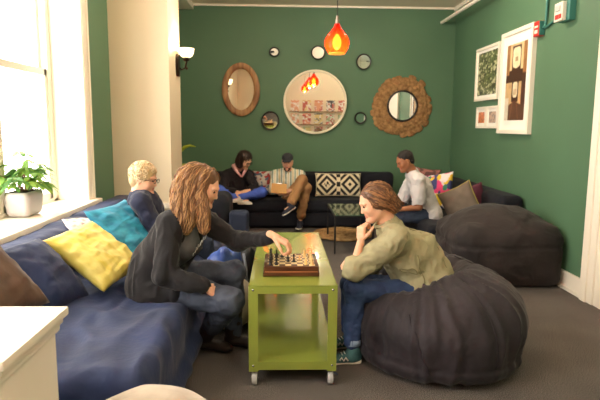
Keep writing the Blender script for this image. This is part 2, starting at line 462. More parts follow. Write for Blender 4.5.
# cushions -----------------------------------------------------------
def pillow(name, label, w, h, t, m, loc, ax, colf=None, amp=.006, sc=7, n=30, seed=0, group=None, pinch=.09, piping=None, par=None, n2=None):
    U = np.linspace(-1, 1, n+1); uu, vv = np.meshgrid(U, U, indexing='ij')
    uf, vf = uu.ravel(), vv.ravel()
    x = w/2*uf*(1-pinch*(1-vf**2)*uf**2); y = h/2*vf*(1-pinch*(1-uf**2)*vf**2)
    z = t/2*np.clip((1-uf**2)*(1-vf**2), 0, 1)**.42
    nz = fbm(np.stack([uf*w*sc, vf*h*sc, uf*0+seed], 1), 3)+.6*ridge(np.stack([uf*w*sc*1.6+vf, vf*h*sc*.6-uf, uf*0+seed+3], 1))
    e = np.clip((1-uf**2)*(1-vf**2)*6, 0, 1); N = (n+1)**2
    top = np.stack([x, y, z+nz*amp*e], 1); bot = np.stack([x, y, -z-np.roll(nz, 7)*amp*e*0+(-nz*amp*e*.5)], 1)
    idx = np.arange(N).reshape(n+1, n+1); bi = idx+N
    bord = np.zeros((n+1, n+1), bool); bord[0] = bord[-1] = True; bord[:, 0] = bord[:, -1] = True
    bi = np.where(bord, idx, bi)
    F = []
    for i in range(n):
        for j in range(n):
            F.append((idx[i, j], idx[i+1, j], idx[i+1, j+1], idx[i, j+1])); F.append((bi[i, j], bi[i, j+1], bi[i+1, j+1], bi[i+1, j]))
    V = np.concatenate([top, bot]); cols = None
    if colf is not None:
        c = colf((uf+1)/2, (vf+1)/2); cols = np.concatenate([c, c])
    R = _rot(ax); V = V@R
    o = raw(name, V, [tuple(int(q) for q in f) for f in F], m, par, cols=cols)
    o.location = loc
    tag(o, label, 'cushion', group)
    if piping is not None:
        b = [(uf[k], vf[k], top[k]) for k in list(idx[:, 0])+list(idx[-1, 1:])+list(idx[::-1, -1][1:])+list(idx[0, ::-1][1:-1])]
        pts = np.array([q[2] for q in b])@R
        MB().tube([tuple(p) for p in pts], .006, 6, closed=True).build('piping', piping, o, smooth=True)
    return o
M_attr = mat('printed_cotton', (255, 255, 255), rough=.85, attr=True, var=.05, vscale=8, bump=.15, bscale=200)
def L3(c): return np.array(lin(c))
brown = mat('brown_suede', (92, 70, 54), rough=.9, sheen=.15, rgb2=(72, 53, 41), vscale=6, bump=.3, bscale=30)
pillow('cushion', 'large brown suede cushion leaning behind the white cabinet', .54, .54, .24, brown, (-1.50, 2.66, .71), ((.40, -.06, -.40), (-.05, .45, .16)), amp=.008, seed=2)
pillow('cushion', 'navy blue cushion between the brown and yellow cushions', .5, .46, .22, M_navy, (-1.40, 3.10, .62), ((.40, -.10, -.42), (.0, .45, .10)), seed=12, amp=.009)
yel = mat('yellow_satin', (202, 184, 74), rough=.42, sheen=.1, rgb2=(220, 206, 120), vscale=7, bump=.25, bscale=26, stretch=(1, 3, 1))
pillow('cushion', 'shiny yellow satin cushion lying tilted on the navy sofa', .52, .46, .17, yel, (-1.20, 3.50, .66), ((.42, -.12, -.30), (.03, .42, .13)), seed=21, amp=.009, n=44)
tea = mat('teal_velvet', (14, 112, 146), rough=.5, sheen=.15, rgb2=(50, 152, 182), vscale=9, bump=.35, bscale=30, stretch=(1, 1, 3))
pillow('cushion', 'teal velvet cushion propped between the yellow cushion and the blond man', .62, .50, .18, tea, (-1.12, 4.02, .67), ((.36, -.10, -.42), (.13, .42, .03)), seed=33, amp=.01, n=44)
def pinkpat(u, v):
    a = np.sin(u*38)*np.sin(v*38); c = np.where(a[:, None] > .25, L3((206, 160, 150)), L3((240, 232, 220))); return c
pillow('cushion', 'cream cushion with small pink print squeezed behind the teal cushion', .46, .46, .14, M_attr, (-1.34, 4.02, .64), ((.36, -.22, -.42), (.13, .42, .03)), colf=pinkpat, seed=5)

# white cabinet, near left -------------------------------------------
cab = thing('cabinet', 'white painted cabinet with moulded top at the near end of the sofa', 'cabinet', (-1.25, 1.8, 0))
c = MB(); c.box((0, 0, .36), (.78, .42, .72)).box((-.0, 0, .73), (.81, .45, .03), bev=.01).box((0, 0, .755), (.83, .47, .025), bev=.01)
c.build('body', M_white, cab, angle=40)
MB().box((0, 0, .785), (.86, .50, .032), bev=.007).build('top', M_white, cab, angle=40)
MB().box((0, 0, .04), (.80, .44, .08), bev=.005).build('plinth', M_white, cab)

# pouf in front --------------------------------------------------------
def pouf(name, label, c, r, zr, m, z0=0, amp=.01, seed=0, buttons=False):
    s = SDF().ell((c[0], c[1], z0+zr*.5), (r, r, zr*.53), k=.05).ell((c[0], c[1], z0+zr*.5), (r*.93, r*.93, zr*.5), k=.08)
    s.box((c[0], c[1], z0-.5), (1, 1, .5), .005, k=.01, sub=True)
    v, f = s.mesh(.016); v = wrinkle(v, f, amp, 5, seed=seed)
    v[:, 2] = np.maximum(v[:, 2], .001)
    o = raw(name, v, f, m, None, off=(c[0], c[1], 0)); return tag(o, label, 'pouf')
M_beige = mat('beige_suede', (196, 184, 170), rough=.85, rgb2=(164, 150, 136), vscale=5, bump=.25, bscale=40, sheen=.3)
pouf('pouf', 'round beige suede pouf at the bottom edge of the photo, near the sofa', (-.50, 1.93, 0), .31, .46, M_beige)
pouf('pouf', 'beige pouf on the carpet half hidden behind the green cart', (-.39, 3.96, 0), .20, .36, M_beige, seed=8)

# ------------------------------------------------------------------ bean bags
M_bean = mat('charcoal_microsuede', (44, 37, 44), rough=.75, sheen=.10, rgb2=(32, 27, 33), vscale=5, bump=.35, bscale=24, crease=.8, cscale=7)
M_bean2 = mat('brown_grey_microsuede', (44, 36, 36), rough=.8, sheen=.08, rgb2=(32, 26, 26), vscale=4, bump=.35, bscale=24, crease=.8, cscale=6)
def bean1():
    C = (1.03, 3.39)
    s = SDF().ell((C[0], C[1], .25), (.53, .56, .30), k=.05).ell((C[0], C[1], .10), (.52, .56, .17), k=.08)
    s.ell((C[0]+.15, C[1]+.02, .34), (.38, .50, .25), k=.10)
    s.ell((C[0]+.02, C[1]+.36, .40), (.38, .30, .22), k=.10)
    s.ell((.83, 3.50, .58), (.30, .24, .25), k=.12, sub=True)
    s.ell((1.10, 3.58, .70), (.18, .26, .20), k=.12, sub=True)
    s.box((C[0], C[1], -.5), (2, 2, .5), .005, k=.03, sub=True)
    v, f = s.mesh(.016); N = normals(v, f)
    th = np.arctan2(v[:, 1]-3.48, v[:, 0]-.95); r = np.hypot(v[:, 1]-3.48, v[:, 0]-.95)
    # folds run outwards from the sitter, plus a slack hem ring near the floor
    q = np.stack([np.cos(th)*4.2, np.sin(th)*4.2, v[:, 2]*1.2+r*1.0], 1)
    w = ridge(q*1.7+.5*fbm(v*3, 2)[:, None])*.6+fbm(q*2.4, 2)*.4
    amp = .026*np.clip(1.2-np.abs(v[:, 2]-.42)*1.6, .25, 1)
    low = np.exp(-((v[:, 2]-.13)/.012)**2)*-.010
    v = v+N*(w*amp+low+.010*fbm(v*5, 2))[:, None]; v[:, 2] = np.maximum(v[:, 2], .001)
    bb = raw('bean_bag', v, f, M_bean, None, off=(C[0], C[1], 0))
    tag(bb, 'large charcoal bean bag that the woman in the olive jacket sits in', 'bean bag')
    M_sm = mat('bean_seam', (34, 28, 34), rough=.85)
    for way in ([(1.25, 3.75, .62), (1.42, 3.5, .52), (1.52, 3.3, .35), (1.5, 3.15, .15)], [(.75, 3.0, .42), (.8, 2.88, .25), (.85, 2.86, .1)], [(1.12, 3.2, .52), (1.2, 2.95, .35), (1.22, 2.9, .12)], [(.9, 4.05, .6), (.7, 3.9, .45), (.6, 3.8, .2)]):
        seam(bb, 'seam', way, .005, M_sm)
    return bb
bean1()
def bean2():
    s = SDF().ell((2.17, 5.25, .31), (.53, .47, .40), k=.05).box((2.17, 5.26, .29), (.525, .45, .31), .17, k=.08).ell((2.17, 5.30, .56), (.40, .31, .15), k=.10)
    s.box((2.1, 5.25, -.5), (2, 2, .5), .005, k=.03, sub=True)
    s.box((3.66, 5.2, .5), (1, 2, 2), .01, k=.03, sub=True)
    s.box((2.3, 6.72, .5), (2, 1, 2), .01, k=.03, sub=True)
    v, f = s.mesh(.018); N = normals(v, f)
    q = np.stack([v[:, 0]*3, v[:, 1]*3, v[:, 2]*9], 1)
    w = ridge(q+.8*fbm(v*3, 2)[:, None])*.6+fbm(v*5, 2)*.6
    seam = np.exp(-((v[:, 2]-.40)/.012)**2)*-.014
    v = v+N*(w*.018+seam)[:, None]; v[:, 2] = np.maximum(v[:, 2], .001); v[:, 0] = np.minimum(v[:, 0], 2.665)
    bb = raw('bean_bag', v, f, M_bean2, None, off=(2.10, 5.27, 0))
    tag(bb, 'tall brown-grey empty bean bag against the right wall', 'bean bag')
bean2()

# ------------------------------------------------------------------ green cart
M_cart = mat('green_powder_coat', (132, 143, 60), rough=.17, spec=.6, coat=.4, var=.03, vscale=4)
M_steel = mat('bright_steel', (200, 200, 200), rough=.25, metal=1)
M_rub = mat('grey_rubber', (176, 176, 178), rough=.5)
CX0, CX1, CY0, CY1, CZ = -.178, .326, 2.97, 4.52, .602
cart = thing('cart', 'lime green metal cart on casters holding the chess board', 'cart', ((CX0+CX1)/2, (CY0+CY1)/2, 0))
cc = Vector(cart.location); hx, hy = (CX1-CX0)/2, (CY1-CY0)/2
MB().box((0, 0, CZ-.003), (2*hx, 2*hy, .006), bev=.002).box((0, -hy+.002, CZ-.024), (2*hx, .004, .048)).box((0, hy-.002, CZ-.024), (2*hx, .004, .048)).box((-hx+.002, 0, CZ-.024), (.004, 2*hy, .048)).box((hx-.002, 0, CZ-.024), (.004, 2*hy, .048)).build('top', M_cart, cart)
zs = .145
MB().box((0, 0, zs), (2*hx-.01, 2*hy-.01, .005)).box((0, -hy+.003, zs-.022), (2*hx-.004, .005, .05)).box((0, hy-.003, zs-.022), (2*hx-.004, .005, .05)).box((-hx+.003, 0, zs-.022), (.005, 2*hy-.004, .05)).box((hx-.003, 0, zs-.022), (.005, 2*hy-.004, .05)).build('shelf', M_cart, cart)
for ix in (-1, 1):
    for iy in (-1, 1):
        lg = MB().box((ix*(hx-.026), iy*(hy-.0), .345), (.052, .004, .512)).box((ix*hx, iy*(hy-.026), .345), (.004, .052, .512)).build('leg', M_cart, cart)
        for z in (CZ-.025, zs-.02): MB().sph((ix*(hx-.024), iy*(hy+.003), z), .007, 10, (1, .5, 1)).build('bolt', M_steel, lg, smooth=True)
        cs = MB(); px, py = ix*(hx-.03), iy*(hy-.03)
        cs.box((px, py, .088), (.05, .05, .005)).cyl((px, py, .07), (px, py, .09), .014).box((px-.019, py+.002, .060), (.004, .036, .05), rot=(.1, 0, 0)).box((px+.019, py+.002, .060), (.004, .036, .05), rot=(.1, 0, 0)).cyl((px-.024, py-.006, .038), (px+.024, py-.006, .038), .006)
        c0 = cs.build('caster', M_steel, cart, angle=40)
        MB().lathe([(.012, -.015), (.035, -.015), (.038, -.009), (.038, .009), (.035, .015), (.012, .015)], (px, py-.006, .038), 24, (0, math.pi/2, 0)).build('wheel', M_rub, c0, angle=50)
        if ix == 1: MB().box((px+.03, py-.01, .062), (.03, .022, .005), rot=(.2, .4, 0)).build('brake_lever', M_steel, c0)
# ------------------------------------------------------------------ chess set
M_wal = mat('walnut', (86, 44, 24), rough=.3, rgb2=(60, 28, 15), vscale=5, stretch=(1, 8, 8), coat=.4)
M_lw = mat('maple', (226, 200, 150), rough=.35, coat=.3); M_dw = mat('dark_square', (70, 38, 22), rough=.35, coat=.3)
BX0, BX1, BY0, BY1, BZ, BT = -.102, .236, 3.15, 3.50, .603, .061
chess = thing('chess_board', 'walnut chess box with drawer and checkered playing top', 'chess board', ((BX0+BX1)/2, (BY0+BY1)/2, BZ))
bx, by = (BX1-BX0)/2, (BY1-BY0)/2
MB().box((0, 0, .014), (2*bx, 2*by, .026), bev=.004).box((0, 0, .043), (2*bx-.008, 2*by-.008, .034), bev=.003).build('box', M_wal, chess, angle=40)
MB().box((0, -by-.000, .030), (2*bx-.02, .004, .006)).build('groove', mat('light_walnut', (150, 96, 60), rough=.4), chess)
p = MB()
for i in range(8):
    for j in range(8):
        p.mi = (i+j) % 2
        s = (2*bx-.05)/8; p.box(((i-3.5)*s, (j-3.5)*(2*by-.05)/8, .0612), (s, (2*by-.05)/8, .002))
p.build('playing_squares', [M_dw, M_lw], chess)
SQ, SQY = (2*bx-.05)/8, (2*by-.05)/8
def sqpos(i, j): return ((BX0+BX1)/2+(i-3.5)*SQ, (BY0+BY1)/2+(j-3.5)*SQY, BZ+.0625)
PROF = {'pawn': [(.011, 0), (.011, .004), (.006, .008), (.004, .018), (.007, .020), (.0035, .022), (.006, .027), (.0055, .031), (.001, .034)],
        'rook': [(.012, 0), (.012, .005), (.007, .010), (.006, .028), (.009, .030), (.009, .038), (.005, .038), (.005, .035)],
        'bishop': [(.012, 0), (.012, .005), (.006, .010), (.004, .030), (.008, .032), (.004, .034), (.007, .040), (.005, .047), (.001, .052)],
        'knight': [(.012, 0), (.012, .005), (.007, .010), (.006, .018), (.008, .020)],
        'queen': [(.013, 0), (.013, .006), (.007, .012), (.0045, .038), (.009, .041), (.005, .043), (.009, .054), (.005, .055), (.002, .060)],
        'king': [(.013, 0), (.013, .006), (.007, .012), (.005, .042), (.010, .045), (.006, .047), (.009, .058), (.003, .061)]}
M_pb = mat('black_piece', (24, 18, 16), rough=.3); M_pw = mat('boxwood_piece', (214, 180, 120), rough=.35)
protos = {}
def piece(kind, white, i, j, where):
    key = (kind, white); lab = '%s wooden %s chess piece %s' % ('light' if white else 'black', kind, where); g = '%s %ss on the chess board' % ('light' if white else 'black', kind)
    if key not in protos:
        m = MB().lathe(PROF[kind], seg=14)
        if kind == 'king': m.box((0, 0, .067), (.003, .003, .014)).box((0, 0, .069), (.010, .003, .003))
        if kind == 'knight': m.box((0, .001, .030), (.008, .014, .022), rot=(-.2, 0, 0), bev=.003).box((0, .008, .037), (.007, .014, .008), rot=(-.4, 0, 0), bev=.002)
        o = m.build(kind+'_piece', M_pw if white else M_pb, None, angle=60); protos[key] = o
    else:
        o = protos[key].copy(); COL.objects.link(o)
    tag(o, lab, 'chess piece', g); o.location = sqpos(i, j); return o
# black army on the sitter-in-black's side (left), light army on the right, a game in progress
files = ['near edge', 'second row', 'third row', 'fourth row', 'fifth row', 'sixth row', 'seventh row', 'far edge']
for j, k in enumerate(['rook', 'knight', 'bishop', 'queen', 'king', 'bishop', None, 'rook']):
    if k: piece(k, False, 0, j, 'on the left edge, '+files[j])
for j, k in enumerate(['rook', None, 'bishop', 'queen', 'king', None, 'knight', 'rook']):
    if k: piece(k, True, 7, j, 'on the right edge, '+files[j])
for j, i in enumerate([1, 1, 3, 1, 3, 1, 1, 1]): piece('pawn', False, i, j, 'on the left side, '+files[j])
for j, i in enumerate([6, 6, 6, 5, 4, 6, 6, 6]): piece('pawn', True, i, j, 'on the right side, '+files[j])
piece('bishop', False, 4, 2, 'standing forward near the middle of the board'); piece('knight', False, 2, 5, 'standing just in front of its pawns')

# ------------------------------------------------------------------ pot plant on the sill
pot = thing('potted_plant', 'leafy green plant in a pale grey trough on the window sill', 'plant', (-1.96, 4.17, .803))
s = SDF().box((0, 0, .10), (.10, .15, .10), .045, k=.01); v, f = s.mesh(.008)
v[:, :2] *= (.86+.7*np.clip(v[:, 2], 0, .2))[:, None]; v[:, 2] = np.clip(v[:, 2], 0, .19)
raw('pot', v, f, mat('lilac_grey_glaze', (182, 176, 176), rough=.3, var=.03), pot)
MB().box((0, 0, .188), (.15, .25, .008), bev=.003).build('soil', mat('soil', (52, 40, 32), rough=1, bump=.6, bscale=80), pot)
def leafy(par, n, r, zr, z0, size, mats, seed, name='foliage', stems=True, outw=.5):
    rnd = random.Random(seed); lm = MB(); sm = MB()
    for k in range(n):
        a = rnd.uniform(0, 2*math.pi); q = rnd.random()**.6
        tip = Vector((math.cos(a)*r[0]*q, math.sin(a)*r[1]*q, z0+zr*rnd.uniform(.15, 1)*(1.15-q*.7)))
        base = Vector((rnd.uniform(-.03, .03), rnd.uniform(-.05, .05), z0-.05))
        mid = (base+tip)/2+Vector((0, 0, .05)); pts = [base, mid, tip]
        if stems: sm.tube(pts, .0025, 5)
        for l in range(rnd.choice((4, 5))):
            b = a+(l-2)*.75+rnd.uniform(-.2, .2); L = size*rnd.uniform(.7, 1.15)
            d = Vector((math.cos(b), math.sin(b), rnd.uniform(-.6, .25))).normalized(); sd = d.cross(Vector((0, 0, 1))).normalized(); u = sd.cross(d)
            lm.mi = rnd.choice((0, 0, 1)); bmv = []
            for t, w in ((0, 0), (.3, .32), (.55, .38), (.8, .22), (1, 0)):
                c0 = tip+d*L*t-Vector((0, 0, 1))*L*.25*t*t
                bmv.append((c0+sd*L*w*.55+u*L*.06*w, c0, c0-sd*L*w*.55+u*L*.06*w))
            vs = [[lm.bm.verts.new(x) for x in row] for row in bmv]
            for r1, r2 in zip(vs, vs[1:]):
                for m_ in (0, 1):
                    fq = lm.bm.faces.new((r1[m_], r1[m_+1], r2[m_+1], r2[m_])); fq.material_index = lm.mi
    bmesh.ops.remove_doubles(lm.bm, verts=lm.bm.verts, dist=1e-5)
    lm.build(name, mats, par, smooth=True)
    if stems: sm.build('stems', mat('brown_stem', (140, 92, 58), rough=.7), par)
def leafmat(nm, c, tr):
    m = mat(nm, c, rough=.45); nt = m.node_tree; b = nt.nodes['Principled BSDF']; o = [n for n in nt.nodes if n.type == 'OUTPUT_MATERIAL'][0]
    t = nt.nodes.new('ShaderNodeBsdfTranslucent'); t.inputs[0].default_value = (*lin(tr), 1); mx = nt.nodes.new('ShaderNodeMixShader'); mx.inputs[0].default_value = .45
    nt.links.new(b.outputs[0], mx.inputs[1]); nt.links.new(t.outputs[0], mx.inputs[2]); nt.links.new(mx.outputs[0], o.inputs[0]); return m
M_lf1, M_lf2 = leafmat('leaf_green', (110, 150, 70), (170, 200, 90)), leafmat('leaf_dark', (70, 112, 56), (110, 160, 70))
leafy(pot, 52, (.14, .22), .30, .20, .115, [M_lf1, M_lf2], 4)
# tall plant behind the pier: one leaf shows past the edge
tp = thing('potted_plant', 'tall plant behind the pier with one yellow-green leaf tip showing', 'plant', (-1.45, 7.0, 0))
MB().lathe([(.10, 0), (.14, .26), (.15, .27), (.13, .27)], seg=24).build('pot', mat('terracotta', (150, 90, 62), rough=.8), tp, angle=40)
st = MB()
for a, hgt, rch in ((.2, 1.24, .36), (2.4, 1.1, .2), (4.2, 1.2, .18), (-.25, 1.0, .30)):
    dx, dy = math.cos(a), math.sin(a)
    pts = [(dx*rch*t**2, dy*rch*t**2, .25+(hgt-.25)*math.sin(min(t*1.75, 1.75))) for t in [i/9 for i in range(10)]]
    rs = [.006+.018*math.sin(math.pi*min(1, max(0, (i/9-.45)/.55))) for i in range(10)]
    st.tube(pts, .01, 6, rs)
st.build('foliage', leafmat('leaf_yellow', (176, 190, 60), (200, 210, 90)), tp, smooth=True)

# ------------------------------------------------------------------ sconce
M_brz = mat('dark_bronze', (40, 28, 22), rough=.45, metal=.6)
sc = thing('wall_sconce', 'bronze wall sconce with glowing white bowl shade on the pier', 'lamp', (-1.18, 6.30, 2.17))
MB().prism([(.055*math.cos(a), .125*math.sin(a)) for a in [2*math.pi*i/24 for i in range(24)]], 0, 'x', .035).build('backplate', M_brz, sc)
MB().tube([(.02, 0, -.02), (.06, 0, -.05), (.10, 0, -.03), (.115, 0, .04), (.115, 0, .07)], .010, 8).lathe([(.012, .045), (.035, .055), (.035, .085)], (.115, 0, 0), 20).sph((.115, 0, -.035), .015).build('arm', M_brz, sc, smooth=True)
msh = mat('frosted_shade', (255, 240, 214), rough=.4, emit=(255, 226, 176), estr=3.0)
sh = MB().lathe([(.035, .085), (.062, .10), (.082, .135), (.088, .185), (.084, .185), (.077, .138), (.058, .106), (.02, .092)], (.115, 0, 0), 32).build('lamp_shade', msh, sc, smooth=True)
def point(parent, loc, e, r=.03, col=(1, .80, .55)):
    ld = bpy.data.lights.new('bulb_light', 'POINT'); ld.energy = e; ld.shadow_soft_size = r; ld.color = col
    o = bpy.data.objects.new('bulb_light', ld); link(o, parent); o.location = loc
point(sc, (.115, 0, .22), 16)

# ------------------------------------------------------------------ pendants
M_red = bpy.data.materials.new('red_glass'); M_red.use_nodes = True
def redglass(m):
    nt = m.node_tree; nt.nodes.clear(); out = nt.nodes.new('ShaderNodeOutputMaterial'); t = nt.nodes.new('ShaderNodeBsdfTransparent'); t.inputs[0].default_value = (1, .30, .10, 1)
    g = nt.nodes.new('ShaderNodeBsdfPrincipled'); g.inputs['Base Color'].default_value = (*lin((214, 40, 22)), 1); g.inputs['Roughness'].default_value = .12
    tl = nt.nodes.new('ShaderNodeBsdfTranslucent'); tl.inputs[0].default_value = (1, .10, .03, 1)
    m1 = nt.nodes.new('ShaderNodeMixShader'); m1.inputs[0].default_value = .5; m2 = nt.nodes.new('ShaderNodeMixShader'); m2.inputs[0].default_value = .42
    nt.links.new(g.outputs[0], m1.inputs[1]); nt.links.new(tl.outputs[0], m1.inputs[2]); nt.links.new(t.outputs[0], m2.inputs[1]); nt.links.new(m1.outputs[0], m2.inputs[2]); nt.links.new(m2.outputs[0], out.inputs[0])
redglass(M_red)
M_blk = mat('black_metal', (22, 22, 22), rough=.5)
M_bulb = mat('glowing_bulb', (255, 240, 200), emit=(255, 222, 160), estr=45)
pend = thing('pendant_lamp', 'red glass teardrop pendant lamp hanging above the cart', 'lamp', (.505, 5.0, ZC), 'red glass pendant lamps')
z = -ZC+2.15
prof = [(.072, 0), (.098, .04), (.112, .085), (.108, .125), (.085, .165), (.055, .20), (.032, .235), (.024, .262), (.020, .262), (.028, .232), (.050, .198), (.081, .163), (.104, .124), (.108, .085), (.094, .042), (.070, .004)]
MB().lathe(prof, (0, 0, z), 36).build('lamp_shade', M_red, pend, smooth=True)
MB().lathe([(.072, -.004), (.078, .004), (.072, .010), (.068, .003)], (0, 0, z), 32).build('rim', mat('amber_rim', (250, 150, 60), rough=.3, emit=(255, 150, 50), estr=1.2), pend, smooth=True)
MB().lathe([(.003, .035), (.034, .06), (.042, .10), (.030, .140), (.014, .16), (.013, .175)], (0, 0, z), 20).build('bulb', M_bulb, pend, smooth=True)
MB().cyl((0, 0, z+.17), (0, 0, z+.30), .018).cyl((0, 0, z+.29), (0, 0, z+.33), .012).build('socket', mat('brushed_metal', (150, 140, 130), rough=.35, metal=1), pend, angle=40)
MB().cyl((0, 0, z+.3), (0, 0, 0), .0035, seg=6).build('cord', M_blk, pend)
MB().cyl((0, 0, -.03), (0, 0, 0), .06).build('canopy', M_blk, pend, angle=40)
point(pend, (0, 0, z+.03), 26, .04)
dup(pend, (.39, 2.35, ZC), (0, 0, 0), 'red glass pendant lamp second from the back wall, seen in the round mirror')
dup(pend, (.22, -.6, ZC-.12), (0, 0, 0), 'red glass pendant lamp farthest back, smallest in the round mirror')

# ------------------------------------------------------------------ mirrors on the back wall
M_mir = mat('mirror_glass', (235, 238, 236), rough=.015, metal=1)
def mirror(label, x0, x1, z0, z1, frame, prof_w, depth, fname='frame', tilt=(0, 0), group=None, tint=None):
    cx, cz, rx, rz = (x0+x1)/2, (z0+z1)/2, (x1-x0)/2, (z1-z0)/2
    t = thing('wall_mirror', label, 'mirror', (cx, YB-.008-abs(tilt[0])*rz-abs(tilt[1])*rx, cz), group, rot=(tilt[0], 0, tilt[1]))
    n = 64; w = prof_w; fr = MB(); rings = []
    for d, y in ((0, 0), (0, -depth*.8), (w*.25, -depth), (w*.8, -depth*.9), (w, -depth*.5), (w, 0)):
        rings.append([fr.bm.verts.new(((rx-d)*math.cos(2*math.pi*i/n), y, (rz-d)*math.sin(2*math.pi*i/n))) for i in range(n)])
    for a, b in zip(rings, rings[1:]+rings[:1]):
        for i in range(n): fr.bm.faces.new((a[i], a[(i+1) % n], b[(i+1) % n], b[i]))
    fr.build(fname, frame, t, angle=50)
    MB().prism([((rx-w+.003)*math.cos(2*math.pi*i/n), (rz-w+.003)*math.sin(2*math.pi*i/n)) for i in range(n)], -depth*.45, 'y', depth*.4).build('mirror_plate', tint or M_mir, t)
    return t
M_wood = mat('striped_wood', (170, 128, 84), rough=.5, rgb2=(120, 80, 48), vscale=9, stretch=(2.5, 1, .35), detail=2)
M_pale = mat('pale_frame', (236, 226, 200), rough=.4)
mirror('oval mirror in a wide striped wooden frame', -.90, -.32, 1.645, 2.45, M_wood, .092, .04, tilt=(.005, -.012))
mirror('large round mirror in a thin cream frame', .042, 1.022, 1.378, 2.358, M_pale, .035, .035, tilt=(.03, -.03))
M_bf = mat('black_frame', (34, 28, 26), rough=.45)
mirror('smallest round mirror, black rimmed, above the oval and round mirrors', -.18, -.02, 2.54, 2.69, M_bf, .022, .03, tilt=(-.03, .10))
mirror('small round black rimmed mirror just left of the red pendant lamp', .46, .68, 2.505, 2.72, M_bf, .02, .03, tilt=(-.06, .02))
mirror('small round black rimmed mirror right of the red pendant lamp, bluish glass', 1.16, 1.39, 2.365, 2.605, M_bf, .02, .03, tilt=(.02, -.14), tint=mat('blue_mirror', (190, 222, 226), rough=.02, metal=1))
mirror('small round black rimmed mirror low between the oval and large mirrors', -.30, -.02, 1.435, 1.727, M_bf, .022, .03, tilt=(.09, .04))
mirror('small round dark rimmed mirror low between the large and sunburst mirrors', 1.146, 1.335, 1.54, 1.725, M_bf, .022, .03, tilt=(.12, .05))
# sunburst: ragged petals of bark round a small mirror
sb = thing('wall_mirror', 'small round mirror in a big ragged brown petal sunburst frame', 'mirror', (1.885, YB-.012, 1.82))
M_bark = mat('dried_bark', (166, 128, 82), rough=.8, rgb2=(128, 92, 56), vscale=22, bump=.5, bscale=60)
rnd = random.Random(3); pm = MB()
for ring, (r0_, r1_, npet, yy) in enumerate(((.22, .485, 30, -.012), (.22, .43, 26, -.032), (.21, .36, 22, -.05))):
    for k in range(npet):
        a = 2*math.pi*(k+.5*ring)/npet+rnd.uniform(-.06, .06); R1 = r1_*rnd.uniform(.9, 1.06); wd = math.pi*R1/npet*1.25
        d = Vector((math.cos(a), 0, math.sin(a))); sd = Vector((-math.sin(a), 0, math.cos(a)))
        rows = []
        for t, w, yo in ((0, .35, 0), (.4, .75, -.012), (.75, 1, -.02), (.93, .85, -.012), (1, .45, 0)):
            c0 = d*(r0_+(R1-r0_)*t)+Vector((0, yy+yo-rnd.uniform(0, .006), 0)); j = rnd.uniform(.85, 1.1)
            rows.append([pm.bm.verts.new(c0+sd*wd*w*j+Vector((0, .012, 0))), pm.bm.verts.new(c0), pm.bm.verts.new(c0-sd*wd*w*j+Vector((0, .012, 0)))])
        for ra, rb in zip(rows, rows[1:]):
            for m_ in (0, 1): pm.bm.faces.new((ra[m_], ra[m_+1], rb[m_+1], rb[m_]))
pf = pm.build('petal_frame', M_bark, sb)
so = pf.modifiers.new('s', 'SOLIDIFY'); so.thickness = .006
fr = MB().lathe([(.215, 0), (.215, .085), (.225, .09), (.24, .085), (.245, 0)], (0, 0, 0), 48, (math.pi/2, 0, 0)).build('rim', M_bf, sb, angle=50)
MB().cyl((0, 0, 0), (0, -.065, 0), .22, seg=48).build('mirror_plate', M_mir, sb)

# ------------------------------------------------------------------ pictures on the right wall
def picture(label, y0, y1, z0, z1, fw_, dpt, matw, colf, nu, nv, group=None):
    t = thing('framed_picture', label, 'picture', (XR, (y0+y1)/2, (z0+z1)/2), group)
    hy_, hz = (y1-y0)/2, (z1-z0)/2; fr = MB()
    fr.box((-dpt/2, 0, hz-fw_/2), (dpt, 2*hy_, fw_), bev=.003).box((-dpt/2, 0, -hz+fw_/2), (dpt, 2*hy_, fw_), bev=.003)
    fr.box((-dpt/2, hy_-fw_/2, 0), (dpt, fw_, 2*hz-2*fw_), bev=.003).box((-dpt/2, -hy_+fw_/2, 0), (dpt, fw_, 2*hz-2*fw_), bev=.003)
    fr.build('frame', M_white, t)
    MB().box((-dpt*.25, 0, 0), (dpt*.5, 2*hy_-2*fw_, 2*hz-2*fw_)).build('mount', mat('mount_board', (244, 240, 230), rough=.8), t)
    a, b = hy_-fw_-matw, hz-fw_-matw
    u, v = np.meshgrid(np.linspace(0, 1, nu), np.linspace(0, 1, nv), indexing='ij'); uf, vf = u.ravel(), v.ravel()
    # u runs left to right as seen by a viewer facing +x : left = far (large y)
    V = np.stack([np.full(uf.shape, -dpt*.5-.003), a-2*a*uf, -b+2*b*vf], 1)
    idx = np.arange(nu*nv).reshape(nu, nv)
    F = [(int(idx[i, j]), int(idx[i+1, j]), int(idx[i+1, j+1]), int(idx[i, j+1])) for i in range(nu-1) for j in range(nv-1)]
    raw('print', V, F, mat('print_paper', (255, 255, 255), rough=.35, attr=True), t, smooth=False, cols=colf(uf, vf))
    return t
def leaves(u, v):
    n = fbm(np.stack([u*14, v*22, u*0+1], 1), 3); m_ = ridge(np.stack([u*10+v*6, v*16-u*5, u*0+4], 1))
    c = np.where((n > .25)[:, None], L3((196, 196, 158)), L3((92, 104, 62))); c = np.where((m_ < -.1)[:, None], L3((52, 58, 38)), c); return c
